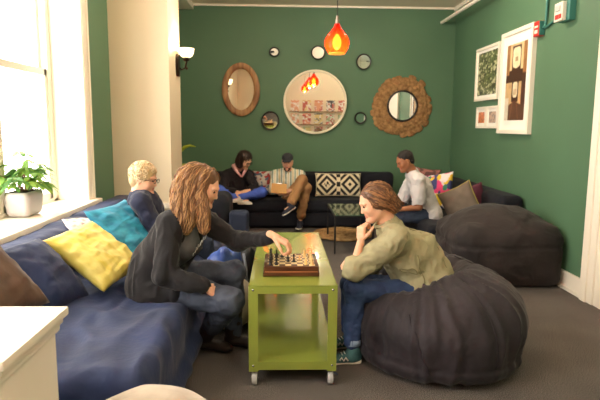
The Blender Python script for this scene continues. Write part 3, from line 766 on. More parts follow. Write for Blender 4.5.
def corridor(u, v):
    c = np.tile(L3((212, 184, 138)), (len(u), 1)); x = np.abs(u-.5)
    def put(mask, col): c[mask] = L3(col)
    put(v < .52, (196, 164, 116)); put((v > .50) & (v < .66), (62, 36, 26)); put((x > .30) & (v < .66) & (u > .5), (70, 44, 32)); put((x > .34) & (v > .6), (150, 108, 66))
    put((x < .22) & (v > .66) & (v < .97), (70, 46, 32)); put((x/.19)**4+((v-.82)/.135)**4 < 1, (236, 222, 184)); put((x < .07) & (np.abs(v-.80) < .03), (176, 150, 110))
    put((x < .17) & (v < .50) & (v > .24), (60, 38, 28)); put((x/.12)**4+((v-.40)/.10)**4 < 1, (226, 210, 178)); put((x < .08) & (np.abs(v-.37) < .04), (196, 172, 140))
    put(v < .26-.2*x, (84, 56, 42)); put((v < .30) & (u < .20), (206, 196, 176)); put((v < .24) & (np.abs(x-.1-(.24-v)*.5) < .02), (112, 80, 60))
    return c*(1+.12*fbm(np.stack([u*9, v*20, u*0], 1), 2))[:, None]
def orange(u, v): return np.clip(L3((214, 120, 60))*(1+.5*fbm(np.stack([u*5, v*6, u*0+7], 1), 3))[:, None], 0, 1)
def rosy(u, v):
    n = fbm(np.stack([u*6, v*8, u*0+17], 1), 3)[:, None]; return np.where(n > 0, L3((190, 160, 136)), L3((136, 120, 112)))
picture('white framed picture of dense olive green leaves', 6.66, 7.44, 1.85, 2.54, .035, .04, .035, leaves, 60, 60)
picture('tall white framed picture of a cream and brown arched corridor', 5.75, 6.58, 1.43, 2.60, .045, .05, .11, corridor, 60, 90)
picture('small white framed orange picture below the leaf picture', 7.01, 7.36, 1.49, 1.77, .03, .03, .04, orange, 24, 24)
picture('small white framed grey-brown picture beside the orange one', 6.63, 6.99, 1.49, 1.77, .03, .03, .04, rosy, 24, 24)

# fire alarm boxes and conduit
M_tealp = mat('teal_paint', (62, 122, 112), rough=.5)
ab = thing('alarm_call_point', 'red fire alarm box beside the tall corridor picture', 'fire alarm', (XR, 5.66, 2.51))
MB().box((-.03, 0, 0), (.06, .12, .15), bev=.006).build('box', mat('alarm_red', (196, 44, 38), rough=.4), ab)
MB().box((-.032, -.064, 0), (.056, .012, .14), bev=.003).build('back_box', M_tealp, ab)
MB().box((-.062, 0, .02), (.006, .07, .02)).box((-.062, 0, -.03), (.006, .06, .035)).build('handle', M_white, ab)
sb2 = thing('alarm_strobe', 'white fire alarm strobe on a teal box at the upper right', 'fire alarm', (XR, 5.14, 2.575))
MB().box((-.03, -.02, 0), (.06, .20, .18), bev=.006).build('back_box', M_tealp, sb2)
MB().box((-.08, .01, 0), (.04, .15, .17), bev=.008).build('faceplate', mat('strobe_white', (230, 222, 206), rough=.4), sb2)
MB().box((-.105, .01, .03), (.016, .08, .05), bev=.006).build('strobe_lens', mat('lens', (200, 205, 200), rough=.15), sb2)
MB().box((-.103, .03, -.045), (.006, .05, .04)).box((-.103, -.03, -.045), (.006, .04, .04)).build('marking', mat('marking_red', (180, 50, 40), rough=.4), sb2)
tag(MB().tube([(XR-.02, 5.545, ZC-.06), (XR-.02, 5.545, 2.62), (XR-.02, 5.55, 2.53), (XR-.02, 5.60, 2.505)], .014, 8).tube([(XR-.02, 5.545, 2.50), (XR-.02, 5.24, 2.575)], .012, 8).build('conduit', M_tealp, None, smooth=True), 'teal painted conduit joining the two alarm boxes to the ceiling', 'conduit')
tag(MB().cyl((2.47, YB, 3.09), (2.47, 2.0, 3.09), .025, seg=14).build('ceiling_pipe', M_white, None, angle=40), 'white pipe running along under the ceiling by the right wall', 'pipe')

# ------------------------------------------------------------------ back sofa and right sofa
bs = thing('sofa', 'long black-navy sofa along the green back wall', 'sofa', (.3, 8.1, 0))
def bpart(nm, lo, hi, rr, seed, o, m=M_navyd, amp=.008, h=.022):
    v, f = soft_box(lo, hi, rr, h, amp, 3, seed=seed); raw(nm, v, f, m, o, off=tuple(o.location))
bpart('base', (-1.05, 7.80, .03), (1.62, 8.46, .26), .03, 1, bs)
bpart('seat_cushion', (-1.05, 7.76, .25), (.28, 8.3, .43), .06, 2, bs); bpart('seat_cushion', (.29, 7.76, .25), (1.62, 8.3, .43), .06, 3, bs)
bpart('backrest', (-1.05, 8.24, .30), (1.75, 8.46, .80), .06, 4, bs)
rs_ = thing('sofa', 'dark navy sofa along the right wall behind the brown-grey bean bag', 'sofa', (2.2, 7.0, 0))
bpart('base', (1.66, 5.76, .03), (2.66, 8.2, .26), .03, 5, rs_)
bpart('seat_cushion', (1.62, 5.75, .25), (2.5, 7.0, .43), .06, 6, rs_); bpart('seat_cushion', (1.62, 7.01, .25), (2.5, 8.22, .43), .06, 7, rs_)
bpart('backrest', (2.40, 5.74, .28), (2.67, 8.2, .76), .07, 8, rs_, m=M_navyd)
# kilim pillow
def kilim(u, v):
    x, y = u*3.0, v
    out = np.zeros(len(u), bool)
    # left: nested diamond; then an X band; then nested half diamonds
    d1 = np.abs(x-.75)/.75+np.abs(y-.5)/.5
    d2 = np.abs(x-2.25)/.75+np.abs(y-.5)/.5
    st = lambda d: (np.floor(d*3.3) % 2) == 0
    chk = ((np.floor(x*8)+np.floor(y*8)) % 2) == 0
    out = np.where(x < 1.5, st(d1+.12), st(d2+.12))
    out = np.where((d1 < .3), chk, out); out = np.where((x > 1.38) & (x < 1.62), (np.floor(y*5) % 2) == 0, out)
    e = (u < .02) | (u > .98) | (v < .04) | (v > .96)
    return np.where((out & ~e)[:, None], L3((26, 24, 24)), L3((216, 202, 172)))
pillow('cushion', 'long cushion with black and cream diamond kilim pattern', .70, .36, .13, M_attr, (.875, 8.13, .62), ((1, 0, 0), (0, .25, 1)), colf=kilim, n=84, amp=.003, pinch=.04, seed=3)
def florsm(u, v):
    n = vnoise(np.stack([u*11, v*11, u*0+2], 1)); m_ = vnoise(np.stack([u*13, v*13, u*0+9], 1))
    c = np.tile(L3((186, 180, 172)), (len(u), 1)); c[n > .3] = L3((150, 52, 48)); c[m_ > .38] = L3((74, 92, 112)); return c
pillow('cushion', 'grey cushion with small red floral print between the two people on the back sofa', .42, .40, .13, M_attr, (-.20, 8.14, .64), ((1, .0, .05), (0, .25, 1)), colf=florsm, n=50, seed=6)
pillow('cushion', 'dark red cushion at the left end of the back sofa', .40, .38, .13, mat('crimson', (110, 24, 34), rough=.8), (-.72, 8.12, .62), ((1, 0, .1), (0, .25, 1)), seed=7)
def flor(u, v):
    c = np.tile(L3((238, 226, 230)), (len(u), 1)); q = lambda s, o: vnoise(np.stack([u*s, v*s, u*0+o], 1))
    c[q(6, 1) > .15] = L3((226, 70, 128)); c[q(6, 5) > .3] = L3((228, 196, 60)); c[q(7, 9) > .3] = L3((64, 70, 120)); c[q(7, 13) > .4] = L3((60, 130, 110)); return c
pillow('cushion', 'bright pink, yellow and white floral cushion behind the man in the white t-shirt', .52, .50, .17, M_attr, (2.02, 6.95, .66), ((.7, -.7, .18), (.2, .25, 1)), colf=flor, n=54, seed=8)
def brn(u, v):
    n = vnoise(np.stack([u*12, v*12, u*0+3], 1)); return np.where((n > .05)[:, None], L3((140, 92, 84)), L3((84, 56, 52)))
pillow('cushion', 'brown and rose patterned cushion behind the bright floral one', .44, .44, .15, M_attr, (2.02, 7.55, .72), ((.85, -.5, -.1), (.1, .25, 1)), colf=brn, n=44, seed=9)
pillow('cushion', 'khaki grey cushion with yellow piping beside the bean bag', .46, .44, .16, mat('khaki_grey', (104, 92, 80), rough=.9, bump=.2), (2.12, 6.22, .60), ((.55, -.6, .42), (-.35, .25, .85)), seed=10, piping=mat('yellow_piping', (160, 146, 72), rough=.7))
pillow('cushion', 'burgundy cushion behind the khaki cushion', .42, .40, .15, mat('burgundy', (82, 34, 52), rough=.85), (2.32, 6.45, .60), ((.6, -.6, .3), (-.3, .2, .85)), seed=14)

# side table -------------------------------------------------------------
tb = thing('side_table', 'black framed side table with dark green glass top', 'table', (.87, 6.72, 0))
w2, d2, hh = .235, .49, .46
MB().box((0, 0, hh-.01), (2*w2, 2*d2, .02), bev=.003).build('frame', M_blk, tb)
MB().box((0, 0, hh+.001), (2*w2-.03, 2*d2-.03, .006)).build('tabletop', mat('dark_green_glass', (36, 70, 54), rough=.08, spec=.6), tb)
for ix in (-1, 1):
    for iy in (-1, 1): MB().box((ix*(w2-.01), iy*(d2-.01), hh/2-.01), (.02, .02, hh-.02)).build('leg', M_blk, tb)
jt = MB()
for k in range(14):
    R_ = .04+.027*k; jt.tube([(R_*math.cos(a), R_*1.05*math.sin(a), .03+.004*math.sin(5*a+k)) for a in [2*math.pi*i/44 for i in range(44)]], .018, 6, closed=True)
jr = tag(jt.build('jute_mat', mat('jute', (188, 150, 100), rough=.95, rgb2=(140, 104, 62), vscale=20, bump=.8, bscale=50), None, smooth=True), 'round woven jute mat on the floor around the side table', 'mat')
jr.location = (.86, 7.3, .0)

# posters and magazine rack on the wall behind the camera (seen in the round mirror)
rk = thing('magazine_rack', 'dark magazine rack on the cream wall, seen in the round mirror', 'rack', (.9, YF, .85))
MB().box((0, .02, .2), (2.5, .03, 1.4)).build('back_board', M_cream, rk)
for k in range(3): MB().box((0, .075, -.42+k*.46), (2.5, .08, .02)).build('shelf', M_wood, rk)
cols_ = [(222, 200, 140), (190, 96, 84), (110, 134, 164), (240, 235, 225), (74, 74, 78), (222, 160, 128), (160, 176, 140)]
names_ = ['yellow', 'red', 'blue', 'white', 'dark grey', 'orange', 'pale green']
rnd = random.Random(5)
for i in range(6):
    for j in range(3):
        ci = rnd.randrange(7); c2 = rnd.randrange(7); seed_ = rnd.random()*50
        u, v = np.meshgrid(np.linspace(0, 1, 12), np.linspace(0, 1, 16), indexing='ij'); uf, vf = u.ravel(), v.ravel()
        V = np.stack([.15-.30*uf, uf*0+.006, -.19+.38*vf], 1); idx = np.arange(192).reshape(12, 16)
        F = [(int(idx[a, b]), int(idx[a+1, b]), int(idx[a+1, b+1]), int(idx[a, b+1])) for a in range(11) for b in range(15)]
        n_ = vnoise(np.stack([uf*5+seed_, vf*6, uf*0], 1)); cc_ = np.where((n_ > .1)[:, None], L3(cols_[ci]), L3((236, 232, 224))); cc_ = np.where(((n_ < -.3) | (vf > .9) & (vf < .96))[:, None], L3(cols_[c2]), cc_)
        pb = MB().box((0, 0, 0), (.30, .008, .38)).build('magazine', M_white, None); pb.location = (-.15+i*.42, YF+.078, .64+j*.46)
        raw('cover', V, F, mat('print_paper', (255, 255, 255)), pb, smooth=False, cols=cc_)
        tag(pb, '%s and %s magazine on the rack, %s row down, %s from the right' % (names_[ci], names_[c2], ['third', 'second', 'first'][j], ['first', 'second', 'third', 'fourth', 'fifth', 'sixth'][5-i]), 'magazine', 'magazines on the rack')
# invented mounts at the added fill lights, all out of frame
for _x, _y, lb in ((.6, 1.0, 'invented mount of the added fill light above the camera'), (1.7, -1.3, 'invented mount of the added fill light behind the camera to the right'), (1.5, 5.9, 'invented mount of the added fill light towards the right wall'), (-.35, 5.8, 'invented mount of the added fill light near the pier')):
    cl = thing('added_fill_mount', lb, 'lamp', (_x, _y, ZC), 'invented fill light mounts')
    MB().cyl((0, 0, -.02), (0, 0, 0), .09, seg=32).build('canopy', M_white, cl, angle=40)
    MB().cyl((0, 0, -.05), (0, 0, -.02), .012, seg=12).build('stem', M_brz, cl, angle=40)
# dark armchair in front of the back sofa, half hidden by the curly-haired woman
ac = thing('armchair', 'dark navy armchair half hidden behind the woman in black', 'armchair', (-.62, 6.3, 0))
bpart('seat', (-.98, 6.05, .0), (-.40, 6.62, .40), .06, 31, ac, m=mat('slate_blue_fabric', (34, 42, 62), rough=.85, var=.1))
bpart('backrest', (-.80, 6.03, .30), (-.58, 6.6, .72), .10, 32, ac)
bpart('armrest', (-.58, 6.0, .0), (-.36, 6.2, .54), .04, 33, ac, m=mat('slate_blue_fabric', (34, 42, 62)))
# jacket and bag on the pouf
def heap(name, label, cat, prims, m, off, amp, seed, h=.012):
    s = SDF()
    for q in prims: s.ell(*q, k=.05)
    v, f = s.mesh(h); v = wrinkle(v, f, amp, 7, (1, 1, .4), seed, .9)
    return tag(raw(name, v, f, m, None, off=off), label, cat)
heap('jacket', 'shiny bright blue jacket slumped beside the cart behind the woman in black', 'jacket', [((-.40, 4.0, .44), (.10, .10, .10)), ((-.47, 3.96, .42), (.07, .09, .12)), ((-.34, 4.04, .50), (.05, .07, .11)), ((-.42, 3.92, .50), (.04, .05, .09))], mat('blue_nylon', (42, 66, 134), rough=.4, spec=.5, rgb2=(74, 100, 168), vscale=9, crease=1., cscale=14), (-.40, 4.1, .34), .03, 2)
bag = heap('backpack', 'black backpack on the floor just left of the cart', 'bag', [((-.27, 4.30, .22), (.085, .13, .22)), ((-.27, 4.30, .42), (.07, .10, .12))], mat('black_nylon', (22, 22, 26), rough=.6), (-.27, 4.3, 0), .008, 3)
MB().tube([(-.02, -.12, .50), (0, -.15, .40), (.01, -.155, .25), (0, -.13, .10)], .012, 6).build('strap', mat('grey_strap', (120, 124, 134), rough=.7), bag, smooth=True)
# ------------------------------------------------------------------ people
M_skin = mat('skin_light', (232, 178, 148), rough=.5, var=.04, vscale=14, spec=.35)
M_skin2 = mat('skin_tan', (222, 170, 140), rough=.5, var=.04, vscale=14, spec=.35)
M_skin3 = mat('skin_brown', (158, 104, 72), rough=.5, var=.04, vscale=14, spec=.35)
for _m in (M_skin, M_skin2, M_skin3):
    _b = _m.node_tree.nodes['Principled BSDF']; _b.inputs['Subsurface Weight'].default_value = .12; _b.inputs['Subsurface Radius'].default_value = (.02, .008, .004)
M_lip = mat('lips', (198, 120, 104), rough=.5); M_eye = mat('eye_white', (232, 226, 220), rough=.2); M_iris = mat('iris', (62, 44, 32), rough=.2)
def V3(*a): return Vector(a)
def frame(f, u):
    f = Vector(f).normalized(); u = Vector(u); u = (u-f*u.dot(f)).normalized(); return np.array([f, u.cross(f), u])   # rows: fwd, left, up
def head_mesh(pos, f, u, female=False, beard=False, h=.0042, sc=1.0):
    s = SDF()
    s.ell((-.012, 0, .030), (.098, .076, .088), k=.02).ell((.012, 0, -.010), (.078, .066, .085), k=.03)
    jw = .026 if female else .032
    s.cone((.010, 0, -.050), (.058, 0, -.088), .050, .024, k=.035)
    for sd in (-1, 1):
        s.cone((-.005, sd*.048, -.045), (.050, sd*.016, -.090), .020, .018, k=.03)
        s.ell((.056, sd*.034, -.022), (.026, .026, .026), k=.03)            # cheek
        s.ell((.084, sd*.031, .014), (.016, .019, .012), k=.014, sub=True)  # socket
        s.ell((.072, sd*.031, .012), (.0135, .0155, .0115), k=.004)         # lidded eyeball bulge
        s.cone((.088, sd*.012, .030), (.078, sd*.046, .028), .008, .006, k=.012) # brow
        s.ell((-.010, sd*.078, .000), (.020, .008, .031), ((1, .25*sd, 0), (0, 1, 0)), k=.006)
        s.ell((-.004, sd*.085, .002), (.010, .004, .018), k=.005, sub=True)
    s.cone((.084, 0, .012), (.099, 0, -.024), .0075, .0100, k=.012)
    for sd in (-1, 1): s.ell((.091, sd*.009, -.027), (.010, .008, .007), k=.006)
    s.cone((.084, -.014, -.053), (.084, .014, -.053), .0055, .0055, k=.010).cone((.082, -.012, -.062), (.082, .012, -.062), .0060, .0060, k=.008)
    s.ell((.092, 0, -.0575), (.008, .020, .0015), k=.003, sub=True)
    s.ell((.078, 0, -.092), (.018, .02, .016), k=.02)
    s.cone((-.025, 0, -.03), (-.04, 0, -.15), .055, .052, k=.03)
    v, fc = s.mesh(h); c = v[fc].mean(1)
    mi = ((c[:, 0] > .0805) & (np.abs(c[:, 1]) < .019) & (c[:, 2] > -.068) & (c[:, 2] < -.048)).astype(int)
    v = v*sc@frame(f, u)+np.array(pos)
    return v, fc, mi
def hand_mesh(wr, d, n, thumb=1, curl=(.3, .35, .4, .45), tc=.4, spread=.06, h=.0032, sc=1.0, base=None):
    """d: along fingers, n: out of the back of the hand; thumb=+1 when the thumb is on the side n x d"""
    s = SDF()
    s.box((.045, 0, 0), (.045, .037, .0135), .012, k=.01).cone((-.035, 0, 0), (.012, 0, 0), .026, .025, k=.015)
    L = ((.043, .025, .020), (.047, .029, .021), (.043, .027, .020), (.033, .020, .018))
    for i, (ls, cv) in enumerate(zip(L, curl)):
        y = (.028-.0185*i)*thumb; a = 0; p = np.array([.086-.004*abs(i-1), y, .001]); r = (.0092, .0094, .0090, .0080)[i]
        sp = (1.5-i)*spread*thumb; s.cone((.05, y*.8, 0), p, r, r, k=.008)
        for j, l in enumerate(ls):
            a += cv*(1.0, 1.15, .8)[j]; q = p+l*np.array([math.cos(a)*math.cos(sp), math.sin(sp)*math.cos(a), -math.sin(a)])
            s.cone(p, q, r*(1-.06*j), r*(.94-.06*j), k=.0035); p = q
    p = np.array([.012, .026*thumb, -.006]); a = .75
    for j, l in enumerate((.040, .032, .026)):
        q = p+l*np.array([math.cos(a)*.95, math.sin(a)*thumb, -.30-tc*.5*j]); q = p+(q-p)/np.linalg.norm(q-p)*l
        s.cone(p, q, (.0150, .0108, .0098)[j], (.0112, .0100, .0085)[j], k=.006); p = q; a -= tc*(.9, .7, .3)[j]
    v, f = s.mesh(h)
    d = Vector(d).normalized(); n = Vector(n); n = (n-d*n.dot(d)).normalized(); y = n.cross(d)
    return v*sc@np.array([d, y, n])+np.array(wr), f
def interp(a, b, t): return tuple(np.array(a)*(1-t)+np.array(b)*t)
def torso(s, J, g=1., inf=0., k=.05, lower=True, ribs=1.):
    P, C_, N = (np.array(J[q], float) for q in ('pelvis', 'chest', 'neck')); l = Vector(J['left'])
    up = Vector(C_-P).normalized(); f = l.cross(up)
    def ax(u): f_ = l.cross(Vector(u)); return (f_, l)
    if lower: s.ell(P, (.115*g+inf, .168*g+inf, .125*g+inf), ax(up), k=k)
    s.ell(interp(P, C_, .5), (.102*g+inf, .140*g+inf, .15*g+inf), ax(up), k=k)
    s.ell(C_, (.112*g+inf, .158*g+inf, .16*g+inf), ax(N-C_), k=k)
    for a, b in (('shL', 'neck'), ('shR', 'neck')):
        s.cone(J[a], interp(N, C_, .15), .050*g+inf, .052*g+inf, k=.04)
def arm(s, J, side, g=1., inf=0., k=.03, to=1., r=(.052, .043, .036, .026)):
    a, b, c = J['sh'+side], J['el'+side], J['wr'+side]
    s.cone(a, b, r[0]*g+inf, r[1]*g+inf, k=k)
    if to > 0: s.cone(b, interp(b, c, to), r[1]*g*.98+inf, (r[1]+(r[3]-r[1])*to)*g+inf, k=.02)
def leg(s, J, side, g=1., inf=0., k=.04, to=1., r=(.088, .060, .052, .036), hem=0.):
    a, b, c = J['hip'+side], J['kn'+side], J['an'+side]
    s.cone(a, b, r[0]*g+inf, r[1]*g+inf, k=k); s.ell(b, (r[1]*g*1.03+inf,)*3, k=.02)
    m = interp(b, c, .35); e = interp(b, c, to)
    s.cone(b, m, r[1]*g*.95+inf, r[2]*g+inf, k=.02); s.cone(m, e, r[2]*g+inf, (r[2]+(r[3]-r[2])*(to-.35)/.65)*g+inf+hem, k=.02)
def foot_core(s, J, side):
    a, t = np.array(J['an'+side])-(0, 0, .03), np.array(J['toe'+side]); s.cone(a, interp(a, t, .6), .024, .012, k=.02)
def shoe(name, par, J, side, m, ms, off, logo=None, boot=0, L=.27):
    a, t = np.array(J['an'+side], float), np.array(J['toe'+side], float); d = Vector(t-a); up = Vector(J.get('up'+side, (0, 0, 1))); d = (d-up*d.dot(up)).normalized(); y = up.cross(d)
    s = SDF(); s.ell((-.015, 0, .035), (.048, .036, .040), k=.02).ell((.06, 0, .028), (.10, .038, .034), k=.03).ell((.145, 0, .020), (.055, .044, .028), k=.03)
    s.cone((0, 0, .05), (-.008, 0, .095+boot), .040, .040, k=.03).box((.06, 0, .075), (.2, .2, .05), .005, ((1, 0, .42), (0, 1, 0)), k=.01, sub=True) if False else s.cone((.0, 0, .05), (-.008, 0, .085+boot), .040, .042, k=.03)
    s.box((.07, 0, -.045), (.3, .2, .052), .004, k=.005, sub=True)
    v, f = s.mesh(.005)
    sol = SDF().ell((.145, 0, .010), (.062, .048, .02), k=.02).box((.06, 0, .01), (.11, .034, .012), .01, k=.02).ell((-.01, 0, .01), (.055, .038, .02), k=.02)
    sol.box((.07, 0, -.05), (.4, .2, .05), .003, k=.004, sub=True).box((.07, 0, .07), (.4, .2, .05), .003, k=.004, sub=True)
    sv, sf = sol.mesh(.005)
    R = np.array([d, y, up])*(L/.27); ank = np.array(J['an'+side])-np.array(up)*.075
    o = raw(name, v@R+ank, f, m, par, off=off); raw('sole', sv@R+ank, sf, ms, o, off=off)
    if logo is not None:
        lm, sd = logo; mb = MB(); pts = [(.035, .030), (.05, .052), (.062, .030), (.076, .052), (.088, .034)]
        q = [tuple(np.array((x, sd*.0415, z))@R+ank-np.array(off)) for x, z in pts]; mb.tube(q, .0052, 6)
        mb.build('logo', lm, o, smooth=True)
        lc = MB()
        for i in range(4): x = .05+i*.018; lc.tube([tuple(np.array((x, yy, .068-i*.007))@R+ank-np.array(off)) for yy in (-.02, 0, .02)], .003, 5)
        lc.build('laces', lm, o, smooth=True)
    return o
def body(par, off, J, skin, hands, hd, g=1., h=.009, legs=True, brow=None):
    s = SDF(); torso(s, J, g, -.006)
    for q in 'LR':
        arm(s, J, q, g, -.004)
        if legs: leg(s, J, q, g, -.008); foot_core(s, J, q)
    s.cone(J['neck'], interp(J['neck'], J['head'], .6), .055*g, .048, k=.02)
    v, f = s.mesh(h); P = [(v, f)]; mis = [np.zeros(len(f), int)]
    hv, hf_, mi = head_mesh(J['head'], J['hf'], J['hu'], **hd); P.append((hv, hf_)); mis.append(mi)
    for q, kw in hands.items():
        P.append(hand_mesh(J['wr'+q], **kw)); mis.append(np.zeros(len(P[-1][1]), int))
    v, f = join(P); o = raw('body', v, f, [skin, M_lip], par, off=off, mi=np.concatenate(mis)); 
    R = frame(J['hf'], J['hu']); hp = np.array(J['head']); sc_ = hd.get('sc', 1.)
    for sd in (-1, 1):
        c = np.array((.0835, sd*.031, .010))*sc_@R+hp-np.array(off)
        MB().sph(tuple(c), .0082*sc_, 12).build('eye', M_iris, par, smooth=True)
        if brow:
            MB().tube([tuple(np.array((.0885-.25*abs(t-.013) , sd*t, .031-.12*abs(t-.03)))*sc_@R+hp-np.array(off)) for t in (.013, .022, .032, .042, .049)], .0032, 6, [.0022, .0036, .0034, .0028, .0012]).build('eyebrow', brow, par, smooth=True)
    return o
def cloth(name, par, off, s, m, h=.009, amp=.006, sc=9, seed=0, stretch=(1, 1, 1), fold=.6, rl=1, mask=None):
    v, f = s.mesh(h)
    if rl: v = relax(v, f, rl)
    v = wrinkle(v, f, amp*1.6, sc, stretch, seed, fold, mask)
    if amp > .0045 and sc < 20: v = wrinkle(v, f, amp*.55, sc*2.3, stretch, seed+5, 1., mask)
    return raw(name, v, f, m, par, off=off)
def hairlocks(par, name, off, m, shell, locks, h=.006, amp=.004, extra_m=None):
    """shell: SDF ; locks: list of (points, r0) tapered strands"""
    v, f = shell.mesh(h); v = relax(v, f, 1); v = wrinkle(v, f, amp, 26, (1, 1, .35), 4, .8)
    F = [tuple(map(int, q)) for q in f]; V = [v]; o = len(v); mi = [0]*len(F)
    rnd = random.Random(9)
    for pts, r0 in locks:
        mb = MB(); n = len(pts); mb.tube(pts, r0, 6, [max(.0008, r0*math.sin(math.pi*min(1, .18+.84*i/(n-1)))**.6) for i in range(n)])
        mb.bm.verts.index_update(); V.append(np.array([q.co[:] for q in mb.bm.verts])); F += [tuple(x.index+o for x in q.verts) for q in mb.bm.faces]
        k_ = rnd.choice((0, 1)); mi += [k_]*len(mb.bm.faces); o += len(mb.bm.verts); mb.bm.free()
    return raw(name, np.concatenate(V), F, m if isinstance(m, list) else [m, m], par, off=off, mi=mi)
from mathutils.kdtree import KDTree
def flow_hair(par, off, shell, mats, center, flow, n, L, wave, r, h=.005, amp=.003, start=None, lift=.003, ban=None, seed=1, grav=0., fq=3.):
    """shell surface plus strands that follow it along flow(p), then hang free"""
    v, f = shell.mesh(h); v = relax(v, f, 1); v = wrinkle(v, f, amp, 30, (1, 1, .3), 4, .8); N = normals(v, f); center = np.array(center)
    kd = KDTree(len(v))
    for i, q in enumerate(v): kd.insert(q, i)
    kd.balance(); rnd = random.Random(seed); V = [v]; F = [tuple(map(int, q)) for q in f]; o = len(v); mi = [0]*len(F); c = 0; tries = 0
    while c < n and tries < n*20:
        tries += 1; i = rnd.randrange(len(v)); p = v[i].copy(); nn = N[i]; out = p-center
        if np.dot(nn, out/np.linalg.norm(out)) < .35 or (start is not None and not start(p)): continue
        K = 14; st = L*rnd.uniform(.55, 1.15)/K; pts = []; ph = rnd.uniform(0, 6.28); a = wave*rnd.uniform(.6, 1.4); fr = fq*rnd.uniform(.8, 1.2); d0 = None
        for k in range(K+1):
            _, j, dist = kd.find(p); nj = N[j]; q = v[j]; d = np.array(flow(p), float); d /= np.linalg.norm(d)
            s_ = np.dot(p-q, nj)
            if s_ < lift or (s_ < .03 and dist < .04): p = p+nj*(lift-s_)
            t = d-nj*np.dot(d, nj) if dist < .03 else d
            t = t/max(np.linalg.norm(t), .2)
            if d0 is not None: t = .5*t+.5*d0
            d0 = t; sd = np.cross(t, nj); sd /= max(np.linalg.norm(sd), 1e-6)
            w = a*min(1, k/4); pts.append(p+sd*w*math.sin(ph+fr*k*.45)+nj*w*.6*(1+math.cos(ph+fr*k*.45)))
            p = p+t*st
        pa = np.array(pts)
        if ban is not None and ban(pa).any(): continue
        mb = MB(); r0 = r*rnd.uniform(.6, 1.3); mb.tube([tuple(x) for x in pts], r0, 5, [max(.0006, r0*math.sin(math.pi*min(1, .2+.82*k/K))**.6) for k in range(K+1)])
        mb.bm.verts.index_update(); V.append(np.array([q.co[:] for q in mb.bm.verts])); F += [tuple(x.index+o for x in q.verts) for q in mb.bm.faces]
        mi += [rnd.choice((0, 1))]*len(mb.bm.faces); o += len(mb.bm.verts); mb.bm.free(); c += 1
    return raw('hair', np.concatenate(V), F, mats, par, off=off, mi=mi)
M_denim = mat('grey_blue_denim', (48, 54, 70), rough=.75, rgb2=(76, 84, 102), vscale=7, bump=.3, bscale=120, crease=.6, cscale=9)
M_denim2 = mat('indigo_denim', (28, 44, 82), rough=.75, rgb2=(46, 68, 108), vscale=6, bump=.3, bscale=120, crease=.6, cscale=9)
M_denimd = mat('dark_denim', (38, 46, 62), rough=.8, var=.2, vscale=6, bump=.3, bscale=120, crease=.6, cscale=9)

